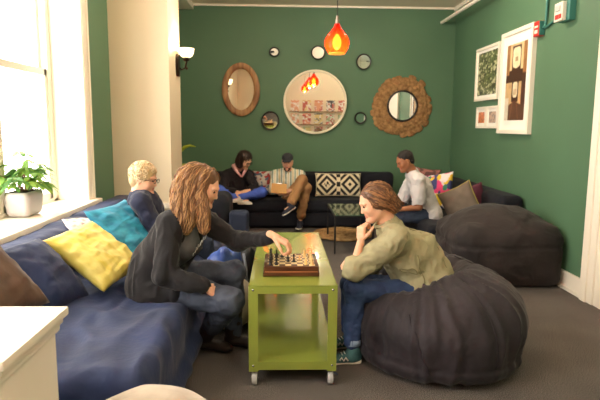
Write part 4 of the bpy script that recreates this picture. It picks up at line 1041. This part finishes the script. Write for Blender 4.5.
# ===== woman in black, left
def person_a():
    off = (-.62, 3.35, 0)
    p = thing('person', 'woman with long curly auburn hair in a black cardigan, reaching over the chess board', 'person', off)
    J = dict(pelvis=(-0.789, 3.420, 0.520), chest=(-0.639, 3.400, 0.774), neck=(-0.568, 3.380, 0.971), head=(-0.479, 3.340, 1.115),
             left=(.30, .95, 0), hf=(.92, -.20, -.36), hu=(.36, -.05, .93),
             shL=(-0.492, 3.540, 0.859), elL=(-0.285, 3.500, 0.746), wrL=(-0.033, 3.320, 0.811),
             shR=(-0.667, 3.240, 0.901), elR=(-0.681, 3.130, 0.615), wrR=(-0.433, 3.160, 0.532),
             hipL=(-0.742, 3.500, 0.510), knL=(-0.317, 3.540, 0.526), anL=(-0.322, 3.560, 0.083), toeL=(-0.184, 3.520, 0.041),
             hipR=(-0.720, 3.330, 0.493), knR=(-0.318, 3.200, 0.431), anR=(-0.512, 3.500, 0.087), toeR=(-0.292, 3.440, 0.047))
    hands = {'L': dict(d=(.86, -.10, -.42), n=(.35, -.15, .9), thumb=-1, curl=(.75, .85, .55, .5), tc=.5),
             'R': dict(d=(.7, .35, -.62), n=(.5, -.5, .6), thumb=1, curl=(.35, .4, .45, .5), tc=.3)}
    body(p, off, J, M_skin, hands, dict(female=True), g=.93, brow=mat('brown_brow', (104, 72, 50), rough=.8))
    # charcoal top
    s = SDF(); torso(s, J, .93, .006); M_top = mat('charcoal_top', (88, 88, 92), rough=.85, var=.1, vscale=30)
    N, Cc = np.array(J['neck']), np.array(J['chest']); F_ = np.array((.9, -.30, .1))
    s.ell(Cc+F_*.050+np.array((0, -.065, -.03)), (.065, .07, .075), k=.06).ell(Cc+F_*.050+np.array((.03, .06, -.03)), (.065, .07, .075), k=.06)
    s.ell(N+F_*.085+np.array((0, 0, -.03)), (.075, .075, .085), k=.02, sub=True); s.cone(N, N+np.array((.0, 0, .15)), .066, .08, k=.02, sub=True)
    top = cloth('top', p, off, s, M_top, amp=.003)
    pr = MB(); rnd = random.Random(2)
    for q in range(7):
        c = Cc+F_*.128+np.array((-.02+.012*q, -.07+.016*(q % 4), -.09+.016*q))-np.array(off)
        pr.tube([tuple(c+np.array((rnd.uniform(-.003, .003), 0, 0))+np.array((.004*t, -.008*math.sin(t*2+q), .012*t))) for t in range(4)], .0022, 5)
    pr.build('floral_print', mat('white_print', (206, 206, 206), rough=.8), top, smooth=True)
    # cardigan
    M_card = mat('black_knit', (31, 29, 32), rough=.92, sheen=.12, var=.12, vscale=12, bump=.25, bscale=180, crease=.6, cscale=9)
    s = SDF(); torso(s, J, .95, .020); s.ell((-0.799, 3.400, 0.472), (.16, .20, .13), k=.06).cone((-0.827, 3.300, 0.425), (-0.640, 3.240, 0.482), .062, .055, k=.05)
    s.cone((-0.684, 3.380, 0.830), (-0.794, 3.400, 0.631), .105, .125, k=.08).cone((-0.794, 3.400, 0.631), (-0.843, 3.420, 0.440), .125, .12, k=.08)
    arm(s, J, 'L', .95, .014, to=.86); arm(s, J, 'R', .95, .020, to=.82)
    Fd = Vector((.80, -.58, .06)).normalized()
    c0 = interp(J['pelvis'], J['neck'], .62)
    s.box(np.array(c0)+np.array(Fd)*.19, (.16, .070, .20), .03, ax=(Fd, Vector((.58, .80, 0))), k=.02, sub=True)
    s.ell(N+F_*.09+np.array((0, 0, .0)), (.10, .062, .13), k=.02, sub=True); s.cone(N+np.array((0, 0, .01)), N+np.array((.02, 0, .15)), .066, .09, k=.02, sub=True)
    cloth('cardigan', p, off, s, M_card, amp=.010, sc=7, h=.008, seed=3, stretch=(1, 1, .55))
    # jeans
    s = SDF(); s.ell(J['pelvis'], (.13, .165, .11), k=.05)
    leg(s, J, 'L', .97, .008, to=.97, r=(.09, .070, .058, .042)); leg(s, J, 'R', 1.02, .010, to=.6, r=(.09, .074, .060, .044))
    cloth('jeans', p, off, s, M_denim, amp=.008, sc=9, seed=6)
    M_boot = mat('dark_boot', (40, 30, 28), rough=.6)
    for q in 'LR':
        sh = shoe('shoe', p, J, q, M_boot, mat('black_sole', (20, 18, 18), rough=.8), off)
        s = SDF(); s.cone(interp(J['kn'+q], J['an'+q], .42), J['an'+q], .066, .050, k=.02); v, f = s.mesh(.008); v = wrinkle(v, f, .006, 12)
        raw('boot_shaft', v, f, M_boot, sh, off=off)
    w = np.array(J['wrR'])-np.array(off); MB().tube([tuple(w+np.array((-.012, .0, 0))+.029*np.array((math.cos(a)*.45, math.sin(a), math.cos(a)*.8))) for a in [2*math.pi*i/20 for i in range(20)]], .003, 6, closed=True).build('bracelet', mat('silver', (200, 200, 205), rough=.25, metal=1), p, smooth=True)
    # hair
    R = frame(J['hf'], J['hu']); H = np.array(J['head'])
    def w2(a, b, c): return tuple(np.array((a, b, c))@R+H)
    s = SDF(); s.ell(w2(-.03, 0, .05), (.105, .096, .088), (R[0], R[1]), k=.03)
    s.ell(w2(-.085, 0, -.015), (.09, .115, .13), (R[0], R[1]), k=.05)
    s.ell(H+np.array((-.09, -.01, -.10)), (.09, .125, .13), k=.05)
    s.ell(H+np.array((-.10, -.09, -.16)), (.065, .05, .10), k=.04); s.ell(H+np.array((.015, -.085, -.13)), (.040, .035, .13), k=.03)
    s.ell(w2(.118, 0, -.03), (.090, .078, .110), (R[0], R[1]), k=.02, sub=True)
    M_h1 = mat('auburn_hair', (114, 80, 52), rough=.5, var=.3, vscale=40, stretch=(1, 1, .3)); M_h2 = mat('golden_auburn_hair', (174, 132, 88), rough=.45, var=.25, vscale=40, stretch=(1, 1, .3))
    def ban(q): l = (q-H)@R.T; return (l[:, 0] > .064) & (l[:, 2] < .070) & (l[:, 2] > -.14) & (np.abs(l[:, 1]) < .10)
    flow_hair(p, off, s, [M_h1, M_h2], H+np.array((-.03, 0, -.04)), lambda q: (R[0]*-.55*max(0., ((q-H)@R[2])*9)+np.array((0, 0, -1.))+R[1]*np.sign((q-H)@R[1])*.5*max(0, (q-H)@R[2]*8)), 900, .27, .0075, .0030, amp=.007, ban=ban, seed=12, fq=2.1)
person_a()

# ===== woman in olive jacket, right
def person_b():
    off = (.75, 3.45, 0)
    p = thing('person', 'woman in an olive jacket and blue jeans sitting in the bean bag, chin on hand', 'person', off)
    J = dict(pelvis=(0.919, 3.480, 0.415), chest=(0.790, 3.460, 0.681), neck=(0.708, 3.440, 0.846), head=(0.608, 3.420, 1.013),
             left=(.12, -.98, 0), hf=(-.90, -.14, -.36), hu=(-.40, -.02, .90),
             shL=(0.730, 3.290, 0.798), elL=(0.462, 3.280, 0.608), wrL=(0.508, 3.320, 0.798),
             shR=(0.771, 3.600, 0.746), elR=(0.614, 3.660, 0.505), wrR=(0.455, 3.420, 0.611),
             hipL=(0.860, 3.380, 0.413), knL=(0.474, 3.300, 0.473), anL=(0.460, 3.270, 0.080), toeL=(0.267, 3.250, 0.010),
             hipR=(0.905, 3.560, 0.376), knR=(0.485, 3.520, 0.446), anR=(0.469, 3.500, 0.087), toeR=(0.283, 3.460, 0.041))
    hands = {'L': dict(d=(.02, .10, 1.), n=(-.75, -.65, 0), thumb=-1, curl=(.9, 1.0, 1.1, 1.15), tc=.4, sc=.88),
             'R': dict(d=(-.55, -.75, .25), n=(-.7, .1, .5), thumb=1, curl=(.5, .55, .6, .65), tc=.3, sc=.95)}
    body(p, off, J, M_skin2, hands, dict(female=True), g=.93, brow=mat('brown_brow', (104, 72, 50), rough=.8))
    M_ol = mat('olive_cotton', (164, 157, 124), rough=.85, rgb2=(144, 138, 106), vscale=5, bump=.3, bscale=60, crease=.7, cscale=9)
    N = np.array(J['neck'])
    s = SDF(); torso(s, J, .97, .026); s.ell((0.962, 3.470, 0.439), (.16, .20, .15), k=.06).cone((0.905, 3.340, 0.359), (1.055, 3.500, 0.367), .07, .09, k=.06)
    s.cone((0.910, 3.460, 0.695), (1.013, 3.470, 0.522), .13, .13, k=.07)
    arm(s, J, 'L', 1.08, .018, to=.16); arm(s, J, 'R', 1.0, .016, to=.65)
    s.cone(N+np.array((.005, 0, -.01)), N+np.array((-.012, 0, .035)), .070, .072, k=.02)
    s.cone(N+np.array((-.01, 0, .01)), N+np.array((-.05, 0, .10)), .058, .07, k=.01, sub=True); s.ell(N+np.array((-.11, 0, -.05)), (.09, .04, .12), k=.02, sub=True)
    jk = cloth('jacket', p, off, s, M_ol, amp=.011, sc=7.5, h=.008, seed=23)
    # collar, cuff and pocket flap
    M_ol2 = M_ol; c = np.array(off)
    e, w = np.array(J['elL']), np.array(J['wrL']); ce = e+(w-e)*.19; dd = (w-e)/np.linalg.norm(w-e)
    sx_ = np.cross(dd, (0, 1, 0)); sx_ /= np.linalg.norm(sx_); sy_ = np.cross(dd, sx_)
    for t_, r_ in ((0, .055),): MB().tube([tuple(ce-c+r_*(sx_*math.cos(a)+sy_*math.sin(a))) for a in [2*math.pi*i/24 for i in range(24)]], .011, 8, closed=True).build('cuff', M_ol, jk, smooth=True)
    for way in ([(0.745, 3.400, 0.867), (0.762, 3.240, 0.828), (0.754, 3.220, 0.738), (0.691, 3.240, 0.695)], [(0.753, 3.500, 0.861), (0.867, 3.460, 0.762), (0.987, 3.440, 0.618), (1.049, 3.440, 0.427)],
                [(0.728, 3.220, 0.573), (0.840, 3.220, 0.599), (0.860, 3.220, 0.554), (0.743, 3.220, 0.522), (0.728, 3.220, 0.573)], [(0.864, 3.280, 0.698), (0.901, 3.260, 0.581), (0.919, 3.260, 0.445)]):
        seam(jk, 'seam', way, .0035, mat('olive_seam', (118, 112, 78), rough=.9))
    cl = MB(); Nc = N-c
    cl.tube([tuple(Nc+np.array((-.03+.062*math.cos(a), .066*math.sin(a), .030+.020*math.cos(a)))) for a in [2*math.pi*i/24+.6 for i in range(22)]], .012, 8, rs=[.006]+[.014]*20+[.006])
    cl.build('collar', M_ol, jk, smooth=True)
    s = SDF(); s.ell(J['pelvis'], (.12, .16, .11), k=.05); leg(s, J, 'L', 1., .008, to=.84, hem=.006); leg(s, J, 'R', 1., .008, to=.84, hem=.006)
    jn = cloth('jeans', p, off, s, M_denim2, amp=.006, sc=12, seed=16, h=.008)
    for q in 'LR':
        k_, a_ = np.array(J['kn'+q]), np.array(J['an'+q]); ce = k_+(a_-k_)*.84; dd = (a_-k_)/np.linalg.norm(a_-k_); sx_ = np.cross(dd, (0, 1, 0)); sx_ /= np.linalg.norm(sx_); sy_ = np.cross(dd, sx_)
        pts = lambda r_, o_: [tuple(ce+dd*o_-c+r_*(sx_*math.cos(a)+sy_*math.sin(a))) for a in [2*math.pi*i/24 for i in range(24)]]
        mb = MB(); rr = [.049, .053, .053, .049]; oo = [-.018, -.016, .020, .022]
        rings = [[mb.bm.verts.new(x) for x in pts(r_, o_)] for r_, o_ in zip(rr, oo)]
        for ra, rb in zip(rings, rings[1:]):
            for i in range(24): mb.bm.faces.new((ra[i], ra[(i+1) % 24], rb[(i+1) % 24], rb[i]))
        mb.build('turned_up_hem', mat('denim_inside', (128, 146, 172), rough=.85), jn, smooth=True)
        shoe('shoe', p, J, q, mat('teal_sneaker', (44, 78, 84), rough=.7, rgb2=(60, 100, 104), vscale=30), mat('sneaker_sole', (226, 218, 206), rough=.6), off, logo=(mat('sneaker_white', (232, 230, 226), rough=.5), 1))
    w = np.array(J['wrR'])-c; MB().tube([tuple(w+.030*np.array((math.cos(a)*.8, math.sin(a)*.55, math.cos(a)*.5+math.sin(a)*.4))) for a in [2*math.pi*i/20 for i in range(20)]], .004, 6, closed=True).build('bracelet', mat('dark_bracelet', (60, 44, 38), rough=.5), p, smooth=True)
    R = frame(J['hf'], J['hu']); H = np.array(J['head'])
    def w2(a, b, c): return tuple(np.array((a, b, c))@R+H)
    s = SDF(); s.ell(w2(-.026, 0, .044), (.103, .087, .088), (R[0], R[1]), k=.03).ell(w2(-.060, 0, .0), (.072, .085, .085), (R[0], R[1]), k=.03)
    s.ell(w2(-.105, .01, -.050), (.052, .062, .060), (R[0], R[1]), k=.03); s.ell(w2(-.015, .070, .002), (.055, .024, .045), (R[0], R[1]), k=.02); s.ell(w2(-.02, -.066, .012), (.045, .022, .036), (R[0], R[1]), k=.02)
    s.ell(w2(.128, 0, -.03), (.090, .090, .092), (R[0], R[1]), k=.015, sub=True); s.ell(w2(.035, .080, -.075), (.05, .03, .05), (R[0], R[1]), k=.012, sub=True)
    M_h1 = mat('brown_hair', (92, 62, 42), rough=.45, var=.25, vscale=40); M_h2 = mat('honey_brown_hair', (156, 112, 74), rough=.42, var=.25, vscale=40)
    bun = np.array(w2(-.125, 0, -.055))
    def ban(q): l = (q-H)@R.T; return (l[:, 0] > .060) & (l[:, 2] < .085) & (np.abs(l[:, 1]) < .11)
    flow_hair(p, off, s, [M_h1, M_h2], H+np.array((.03, 0, .02)), lambda q: bun-q+np.array((.0, 0, -.02)), 420, .13, .0025, .0026, amp=.002, lift=.001, ban=ban, seed=31)
person_b()

# ===== blond man behind the cushions
def curls(p, off, J, mats, n, seed, r=(.102, .088, .092), c0=(-.018, 0, .045), cut=.058, rad=.012, ringr=.0045, low=-.5):
    R = frame(J['hf'], J['hu']); H = np.array(J['head'])
    def w2(a, b, c): return tuple(np.array((a, b, c))@R+H)
    s = SDF(); s.ell(w2(*c0), r, (R[0], R[1]), k=.03); s.ell(w2(-.055, 0, -.01), (.058, .078, .07), (R[0], R[1]), k=.03)
    s.ell(w2(.125, 0, -.035), (.085, .09, .085), (R[0], R[1]), k=.012, sub=True)
    locks = []; rnd = random.Random(seed)
    for k in range(n):
        a = rnd.uniform(0, 6.283); e = rnd.uniform(low, 1.5); d = np.array((math.cos(a)*math.cos(e), math.sin(a)*math.cos(e), math.sin(e)))
        q = np.array(c0)+d*np.array(r)*1.0
        if q[0] > cut and q[2] < .075: continue
        if q[2] < -.0 and q[0] > -.02: continue
        t1 = np.cross(d, (0, 0, 1.)); t1 /= max(np.linalg.norm(t1), 1e-6); t2 = np.cross(d, t1); ph = rnd.uniform(0, 6.28); rr = rad*rnd.uniform(.7, 1.3)
        locks.append(([w2(*(q+d*(.004+.010*i/9)+(t1*math.cos(ph+i*.62)+t2*math.sin(ph+i*.62))*rr)) for i in range(10)], ringr))
    return hairlocks(p, 'hair', off, mats, s, locks, amp=.003)
def person_c():
    off = (-1.12, 4.35, 0)
    p = thing('person', 'blond curly-haired man with glasses and navy sweater behind the teal cushion', 'person', off)
    J = dict(pelvis=(-1.091, 4.350, 0.605), chest=(-1.077, 4.320, 0.823), neck=(-1.107, 4.300, 0.955), head=(-1.075, 4.280, 1.069),
             left=(-.05, .98, 0), hf=(.97, -.16, -.18), hu=(.15, 0, .98),
             shL=(-1.086, 4.500, 0.880), elL=(-0.973, 4.520, 0.604), wrL=(-0.794, 4.500, 0.574),
             shR=(-1.063, 4.120, 0.909), elR=(-0.917, 4.080, 0.660), wrR=(-0.765, 4.200, 0.604),
             hipL=(-1.064, 4.440, 0.569), knL=(-0.635, 4.500, 0.574), anL=(-0.589, 4.550, 0.141), toeL=(-0.417, 4.550, 0.087),
             hipR=(-1.035, 4.250, 0.593), knR=(-0.616, 4.300, 0.566), anR=(-0.592, 4.320, 0.159), toeR=(-0.411, 4.300, 0.114))
    hands = {'L': dict(d=(1, -.2, -.1), n=(0, 0, 1), thumb=-1), 'R': dict(d=(1, .2, -.1), n=(0, 0, 1), thumb=1)}
    body(p, off, J, M_skin, hands, dict(sc=1.0), g=1.02, h=.010, brow=mat('sandy_brow', (170, 126, 86), rough=.8))
    s = SDF(); torso(s, J, 1.02, .018); arm(s, J, 'L', 1.02, .016, to=.95); arm(s, J, 'R', 1.02, .016, to=.95)
    N = np.array(J['neck']); s.cone(N+np.array((0, 0, .03)), N+np.array((0, 0, .12)), .07, .08, k=.01, sub=True)
    cloth('sweater', p, off, s, mat('navy_knit', (30, 34, 58), rough=.9, sheen=.2, bump=.2, bscale=150, crease=.6, cscale=9), amp=.008, sc=8, seed=41)
    s = SDF(); s.cone(N+np.array((-.005, 0, .0)), N+np.array((.012, 0, .055)), .068, .062, k=.01); s.cone(N+np.array((.012, 0, .045)), N+np.array((.02, 0, .12)), .050, .06, k=.008, sub=True)
    v, f = s.mesh(.005); pl = vnoise(v*60); cc = np.where((np.sin(v[:, 2]*330) > .2)[:, None] ^ (np.sin(v[:, 0]*250) > .3)[:, None], L3((70, 74, 92)), L3((214, 210, 204)))
    raw('collar', v, f, M_attr, p, off=off, cols=cc)
    s = SDF(); s.ell(J['pelvis'], (.13, .17, .11), k=.05); leg(s, J, 'L', 1., .006); leg(s, J, 'R', 1., .006)
    cloth('jeans', p, off, s, M_denimd, h=.011)
    for q in 'LR': shoe('shoe', p, J, q, mat('dark_boot', (40, 30, 28)), mat('black_sole', (20, 18, 18)), off)
    curls(p, off, J, [mat('blond_hair', (196, 168, 126), rough=.45, var=.2, vscale=40), mat('light_blond_hair', (228, 208, 172), rough=.45, var=.2, vscale=40)], 420, 5, rad=.011)
    # beard and glasses
    R = frame(J['hf'], J['hu']); H = np.array(J['head'])
    s = SDF(); s.cone((.010, 0, -.055), (.060, 0, -.092), .052, .027, k=.03)
    for sd in (-1, 1): s.cone((-.01, sd*.055, -.03), (.05, sd*.02, -.092), .017, .020, k=.02)
    s.ell((.09, 0, -.045), (.04, .03, .024), k=.01, sub=True); s.cone((-.03, 0, -.03), (-.04, 0, -.16), .05, .05, k=.01, sub=True); s.box((0, 0, .03), (.2, .2, .06), .01, k=.01, sub=True)
    v, f = s.mesh(.005); v = wrinkle(v, f, .002, 60); raw('beard', v@R+H, f, mat('reddish_beard', (176, 122, 84), rough=.7, var=.2, vscale=60), p, off=off)
    g = MB()
    for sd in (-1, 1):
        g.tube([tuple(np.array((.104, sd*.033+.022*math.cos(a), .010+.017*math.sin(a)))@R+H-np.array(off)) for a in [2*math.pi*i/20 for i in range(20)]], .0022, 6, closed=True)
        g.tube([tuple(np.array(q)@R+H-np.array(off)) for q in ((.104, sd*.055, .014), (.06, sd*.078, .014), (0, sd*.084, .010))], .002, 6)
    g.tube([tuple(np.array(q)@R+H-np.array(off)) for q in ((.104, -.012, .012), (.108, 0, .015), (.104, .012, .012))], .002, 6)
    g.build('glasses', mat('dark_glasses_frame', (34, 26, 24), rough=.4), p, smooth=True)
person_c()

# ===== person in black hoodie on the back sofa
def person_d():
    off = (-.60, 8.05, 0)
    p = thing('person', 'person in black hoodie and bright blue jeans, cross-legged on the back sofa', 'person', off)
    J = dict(pelvis=(-0.650, 8.050, 0.409), chest=(-0.673, 8.000, 0.670), neck=(-0.607, 7.930, 0.884), head=(-0.513, 7.840, 1.000),
             left=(.95, .25, 0), hf=(.62, -.55, -.50), hu=(.28, -.35, .88),
             shL=(-0.465, 7.980, 0.762), elL=(-0.356, 7.850, 0.584), wrL=(-0.477, 7.680, 0.575),
             shR=(-0.812, 7.920, 0.766), elR=(-0.824, 7.740, 0.566), wrR=(-0.632, 7.660, 0.562),
             hipL=(-0.557, 8.000, 0.416), knL=(-0.266, 7.780, 0.549), anL=(-0.573, 7.620, 0.496), toeL=(-0.712, 7.600, 0.455),
             hipR=(-0.735, 8.000, 0.415), knR=(-0.879, 7.720, 0.583), anR=(-0.560, 7.640, 0.465), toeR=(-0.389, 7.620, 0.454))
    hands = {'L': dict(d=(-.7, -.2, -.2), n=(0, -.4, .9), thumb=1), 'R': dict(d=(.8, -.1, -.2), n=(0, -.4, .9), thumb=-1)}
    body(p, off, J, M_skin, hands, dict(female=True), g=1., h=.012, brow=mat('dark_brow', (44, 30, 24), rough=.8))
    s = SDF(); torso(s, J, 1.0, .022); arm(s, J, 'L', 1.05, .018, to=.8); arm(s, J, 'R', 1.05, .018, to=.8)
    N = np.array(J['neck']); s.cone(N+np.array((.01, -.03, .02)), N+np.array((.02, -.06, .12)), .065, .08, k=.01, sub=True)
    s.ell(N+np.array((.03, -.12, -.05)), (.035, .08, .10), k=.02, sub=True)
    cloth('hoodie', p, off, s, mat('black_fleece', (34, 30, 34), rough=.95, bump=.2, crease=.6, cscale=9), amp=.008, sc=8, h=.011, seed=8)
    h1 = MB(); c = np.array(off)
    h1.tube([tuple(N-c+np.array(q)) for q in ((.04, -.13, -.12), (-.03, -.12, -.03), (-.08, -.02, .03), (-.02, .06, .05), (.07, .04, .03), (.10, -.08, -.02), (.05, -.14, -.12))], .024, 8, rs=[.012, .026, .032, .034, .032, .026, .012])
    h1.build('hood', mat('pink_fleece', (226, 168, 172), rough=.9), p, smooth=True)
    s = SDF(); s.ell(J['pelvis'], (.15, .14, .10), k=.05); leg(s, J, 'L', .98, .010, to=.92); leg(s, J, 'R', .98, .010, to=.92)
    cloth('jeans', p, off, s, mat('bright_blue_denim', (70, 98, 196), rough=.75, var=.15, vscale=6, bump=.2, crease=.6, cscale=9), h=.011)
    for q in 'LR': shoe('shoe', p, J, q, mat('pale_shoe', (206, 198, 190), rough=.7), mat('sneaker_sole', (226, 218, 206)), off, L=.22)
    R = frame(J['hf'], J['hu']); H = np.array(J['head']); w2 = lambda a, b, c_: tuple(np.array((a, b, c_))@R+H)
    s = SDF(); s.ell(w2(-.026, 0, .045), (.105, .092, .09), (R[0], R[1]), k=.03).ell(w2(-.06, 0, -.035), (.075, .09, .11), (R[0], R[1]), k=.03).ell(w2(-.01, -.065, -.04), (.05, .03, .085), (R[0], R[1]), k=.03)
    s.ell(w2(.13, 0, -.03), (.088, .08, .10), (R[0], R[1]), k=.015, sub=True)
    flow_hair(p, off, s, [mat('dark_brown_hair', (44, 29, 23), rough=.5), mat('mid_brown_hair', (74, 50, 38), rough=.5)], H, lambda q: (0, 0, -1), 160, .14, .005, .004, h=.008, amp=.003)
    g = MB()
    for sd in (-1, 1): g.tube([tuple(np.array((.104, sd*.033+.022*math.cos(a), .010+.017*math.sin(a)))@R+H-c) for a in [2*math.pi*i/16 for i in range(16)]], .003, 6, closed=True)
    g.build('glasses', mat('dark_glasses_frame', (34, 26, 24)), p, smooth=True)
person_d()

# ===== man with cap
def person_e():
    off = (.12, 8.05, 0)
    p = thing('person', 'bearded man in dark cap, striped shirt and tan trousers on the back sofa', 'person', off)
    J = dict(pelvis=(0.205, 8.050, 0.396), chest=(0.128, 8.020, 0.671), neck=(0.111, 7.960, 0.855), head=(0.102, 7.900, 0.977),
             left=(.98, .0, 0), hf=(-.12, -.96, -.22), hu=(0, -.2, .98),
             shL=(0.290, 7.980, 0.780), elL=(0.331, 7.860, 0.586), wrL=(0.138, 7.700, 0.575),
             shR=(-0.066, 7.960, 0.781), elR=(-0.108, 7.840, 0.572), wrR=(0.023, 7.700, 0.531),
             hipL=(0.278, 8.000, 0.403), knL=(0.365, 7.660, 0.623), anL=(0.286, 7.740, 0.116), toeL=(0.249, 7.480, 0.048),
             hipR=(0.114, 8.000, 0.403), knR=(0.306, 7.620, 0.742), anR=(0.134, 7.440, 0.409), toeR=(0.009, 7.280, 0.350), upR=(-.45, .0, .9))
    hands = {'L': dict(d=(-.9, -.1, -.1), n=(.1, -.9, .3), thumb=1, curl=(.6, .6, .6, .6)), 'R': dict(d=(.8, -.1, .1), n=(-.1, -.7, -.6), thumb=-1, curl=(.6, .6, .6, .6))}
    body(p, off, J, M_skin2, hands, dict(), g=1.05, h=.012, brow=mat('dark_brow', (44, 30, 24), rough=.8))
    s = SDF(); torso(s, J, 1.05, .018); arm(s, J, 'L', 1.08, .020, to=.12); arm(s, J, 'R', 1.08, .020, to=.12)
    N = np.array(J['neck']); s.cone(N+np.array((0, -.02, .02)), N+np.array((0, -.05, .12)), .062, .08, k=.01, sub=True)
    v, f = s.mesh(.0105); v = relax(v, f); v = wrinkle(v, f, .006, 8)
    st = np.sin(v[:, 0]*95); cc = np.where((st > .55)[:, None], L3((128, 150, 140)), np.where((st < -.7)[:, None], L3((206, 186, 140)), L3((228, 226, 214))))
    raw('shirt', v, f, M_attr, p, off=off, cols=cc)
    s = SDF(); s.ell(J['pelvis'], (.15, .14, .10), k=.05); leg(s, J, 'L', .95, .012, to=.82, hem=.012); leg(s, J, 'R', .95, .012, to=.85, hem=.012)
    cloth('trousers', p, off, s, mat('tan_chino', (158, 118, 78), rough=.85, var=.1, vscale=6, bump=.2, crease=.6, cscale=9), h=.010, amp=.008)
    for q in 'LR': shoe('shoe', p, J, q, mat('navy_canvas', (44, 46, 62), rough=.8), mat('sneaker_sole', (226, 218, 206)), off, L=.28)
    R = frame(J['hf'], J['hu']); H = np.array(J['head']); w2 = lambda a, b, c_: tuple(np.array((a, b, c_))@R+H)
    s = SDF(); s.ell(w2(-.012, 0, .062), (.104, .083, .070), (R[0], R[1]), k=.02).box(w2(.110, 0, .050), (.055, .062, .007), .007, ax=(R[0], R[1]), k=.02); s.box(w2(0, 0, -.06), (.13, .12, .085), .01, ax=(R[0], R[1]), k=.008, sub=True)
    cloth('cap', p, off, s, mat('dark_cap', (44, 44, 50), rough=.85), h=.006, amp=.001)
    s = SDF(); s.cone((.010, 0, -.055), (.060, 0, -.092), .056, .034, k=.03)
    for sd in (-1, 1): s.cone((-.01, sd*.058, -.02), (.05, sd*.02, -.088), .020, .024, k=.02)
    s.ell((.09, 0, -.045), (.04, .022, .016), k=.008, sub=True); s.cone((-.03, 0, -.03), (-.04, 0, -.16), .05, .05, k=.01, sub=True); s.box((0, 0, .05), (.2, .2, .06), .01, k=.01, sub=True)
    v, f = s.mesh(.006); raw('beard', v@R+H, f, mat('dark_beard', (62, 42, 30), rough=.8), p, off=off)
    s = SDF(); s.ell((-.05, 0, .01), (.058, .081, .04), k=.02); s.box((.07, 0, 0), (.07, .2, .2), .01, k=.01, sub=True); v, f = s.mesh(.007); raw('hair', v@R+H, f, mat('dark_beard', (62, 42, 30)), p, off=off)
person_e()
cb = tag(MB().box((0, 0, 0), (.22, .012, .15), bev=.003).build('clipboard', mat('tan_board', (190, 140, 76), rough=.5), None), 'tan clipboard held by the man in the cap', 'clipboard'); cb.location = (-0.020, 7.620, 0.619); cb.rotation_euler = (-.55, .06, 0)
MB().box((0, -.008, .075), (.07, .01, .02), bev=.002).build('clip', M_steel, cb)

# ===== man in white t-shirt on the right sofa
def person_f():
    off = (1.7, 6.35, 0)
    p = thing('person', 'man with short dark hair in a white t-shirt, sitting on the right sofa looking down', 'person', off)
    J = dict(pelvis=(1.798, 6.350, 0.476), chest=(1.659, 6.330, 0.793), neck=(1.538, 6.300, 0.973), head=(1.455, 6.270, 1.099),
             left=(.05, -.98, 0), hf=(-.90, -.10, -.40), hu=(-.36, 0, .92),
             shL=(1.584, 6.140, 0.883), elL=(1.601, 6.120, 0.583), wrL=(1.339, 6.140, 0.545),
             shR=(1.614, 6.500, 0.871), elR=(1.502, 6.560, 0.579), wrR=(1.326, 6.360, 0.522),
             hipL=(1.740, 6.270, 0.465), knL=(1.261, 6.200, 0.452), anL=(1.272, 6.200, 0.081), toeL=(1.060, 6.200, 0.021),
             hipR=(1.787, 6.440, 0.449), knR=(1.320, 6.500, 0.439), anR=(1.331, 6.500, 0.088), toeR=(1.109, 6.500, 0.038))
    hands = {'L': dict(d=(-1, .15, -.1), n=(0, -.3, .9), thumb=-1), 'R': dict(d=(-.8, -.4, -.1), n=(0, .2, .9), thumb=1)}
    body(p, off, J, M_skin3, hands, dict(), g=1.02, h=.011, brow=mat('dark_brow', (44, 30, 24), rough=.8))
    s = SDF(); torso(s, J, 1.02, .018); arm(s, J, 'L', 1.1, .026, to=0); arm(s, J, 'R', 1.1, .026, to=0)
    for q in 'LR':   # sleeve ends above the elbow
        a, b = np.array(J['sh'+q]), np.array(J['el'+q]); m = a+(b-a)*.98; s.ell(m+(b-a)*.22, (.11, .11, .115), k=.008, sub=True)
    N = np.array(J['neck']); s.cone(N+np.array((-.01, 0, .015)), N+np.array((-.06, 0, .12)), .060, .08, k=.01, sub=True)
    cloth('t_shirt', p, off, s, mat('white_jersey', (200, 196, 196), rough=.9, var=.03, bump=.2, crease=.6, cscale=9), h=.009, amp=.008, sc=8, seed=51)
    s = SDF(); s.ell(J['pelvis'], (.14, .16, .10), k=.05); leg(s, J, 'L', 1.0, .012, to=.95); leg(s, J, 'R', 1.0, .012, to=.95)
    cloth('jeans', p, off, s, mat('slate_denim', (52, 62, 84), rough=.8, var=.15, vscale=6, bump=.2, crease=.6, cscale=9), h=.010)
    for q in 'LR': shoe('shoe', p, J, q, mat('dark_boot', (40, 30, 28)), mat('sneaker_sole', (226, 218, 206)), off)
    R = frame(J['hf'], J['hu']); H = np.array(J['head']); w2 = lambda a, b, c_: tuple(np.array((a, b, c_))@R+H)
    s = SDF(); s.ell(w2(-.020, 0, .045), (.096, .082, .084), (R[0], R[1]), k=.02).ell(w2(-.055, 0, -.01), (.052, .074, .06), (R[0], R[1]), k=.02)
    s.ell(w2(.135, 0, -.03), (.085, .09, .095), (R[0], R[1]), k=.01, sub=True); s.ell(w2(.03, .085, -.03), (.05, .03, .05), (R[0], R[1]), k=.01, sub=True); s.ell(w2(.03, -.085, -.03), (.05, .03, .05), (R[0], R[1]), k=.01, sub=True)
    cloth('hair', p, off, s, mat('black_hair', (26, 20, 18), rough=.7), h=.006, amp=.003, sc=60)
person_f()
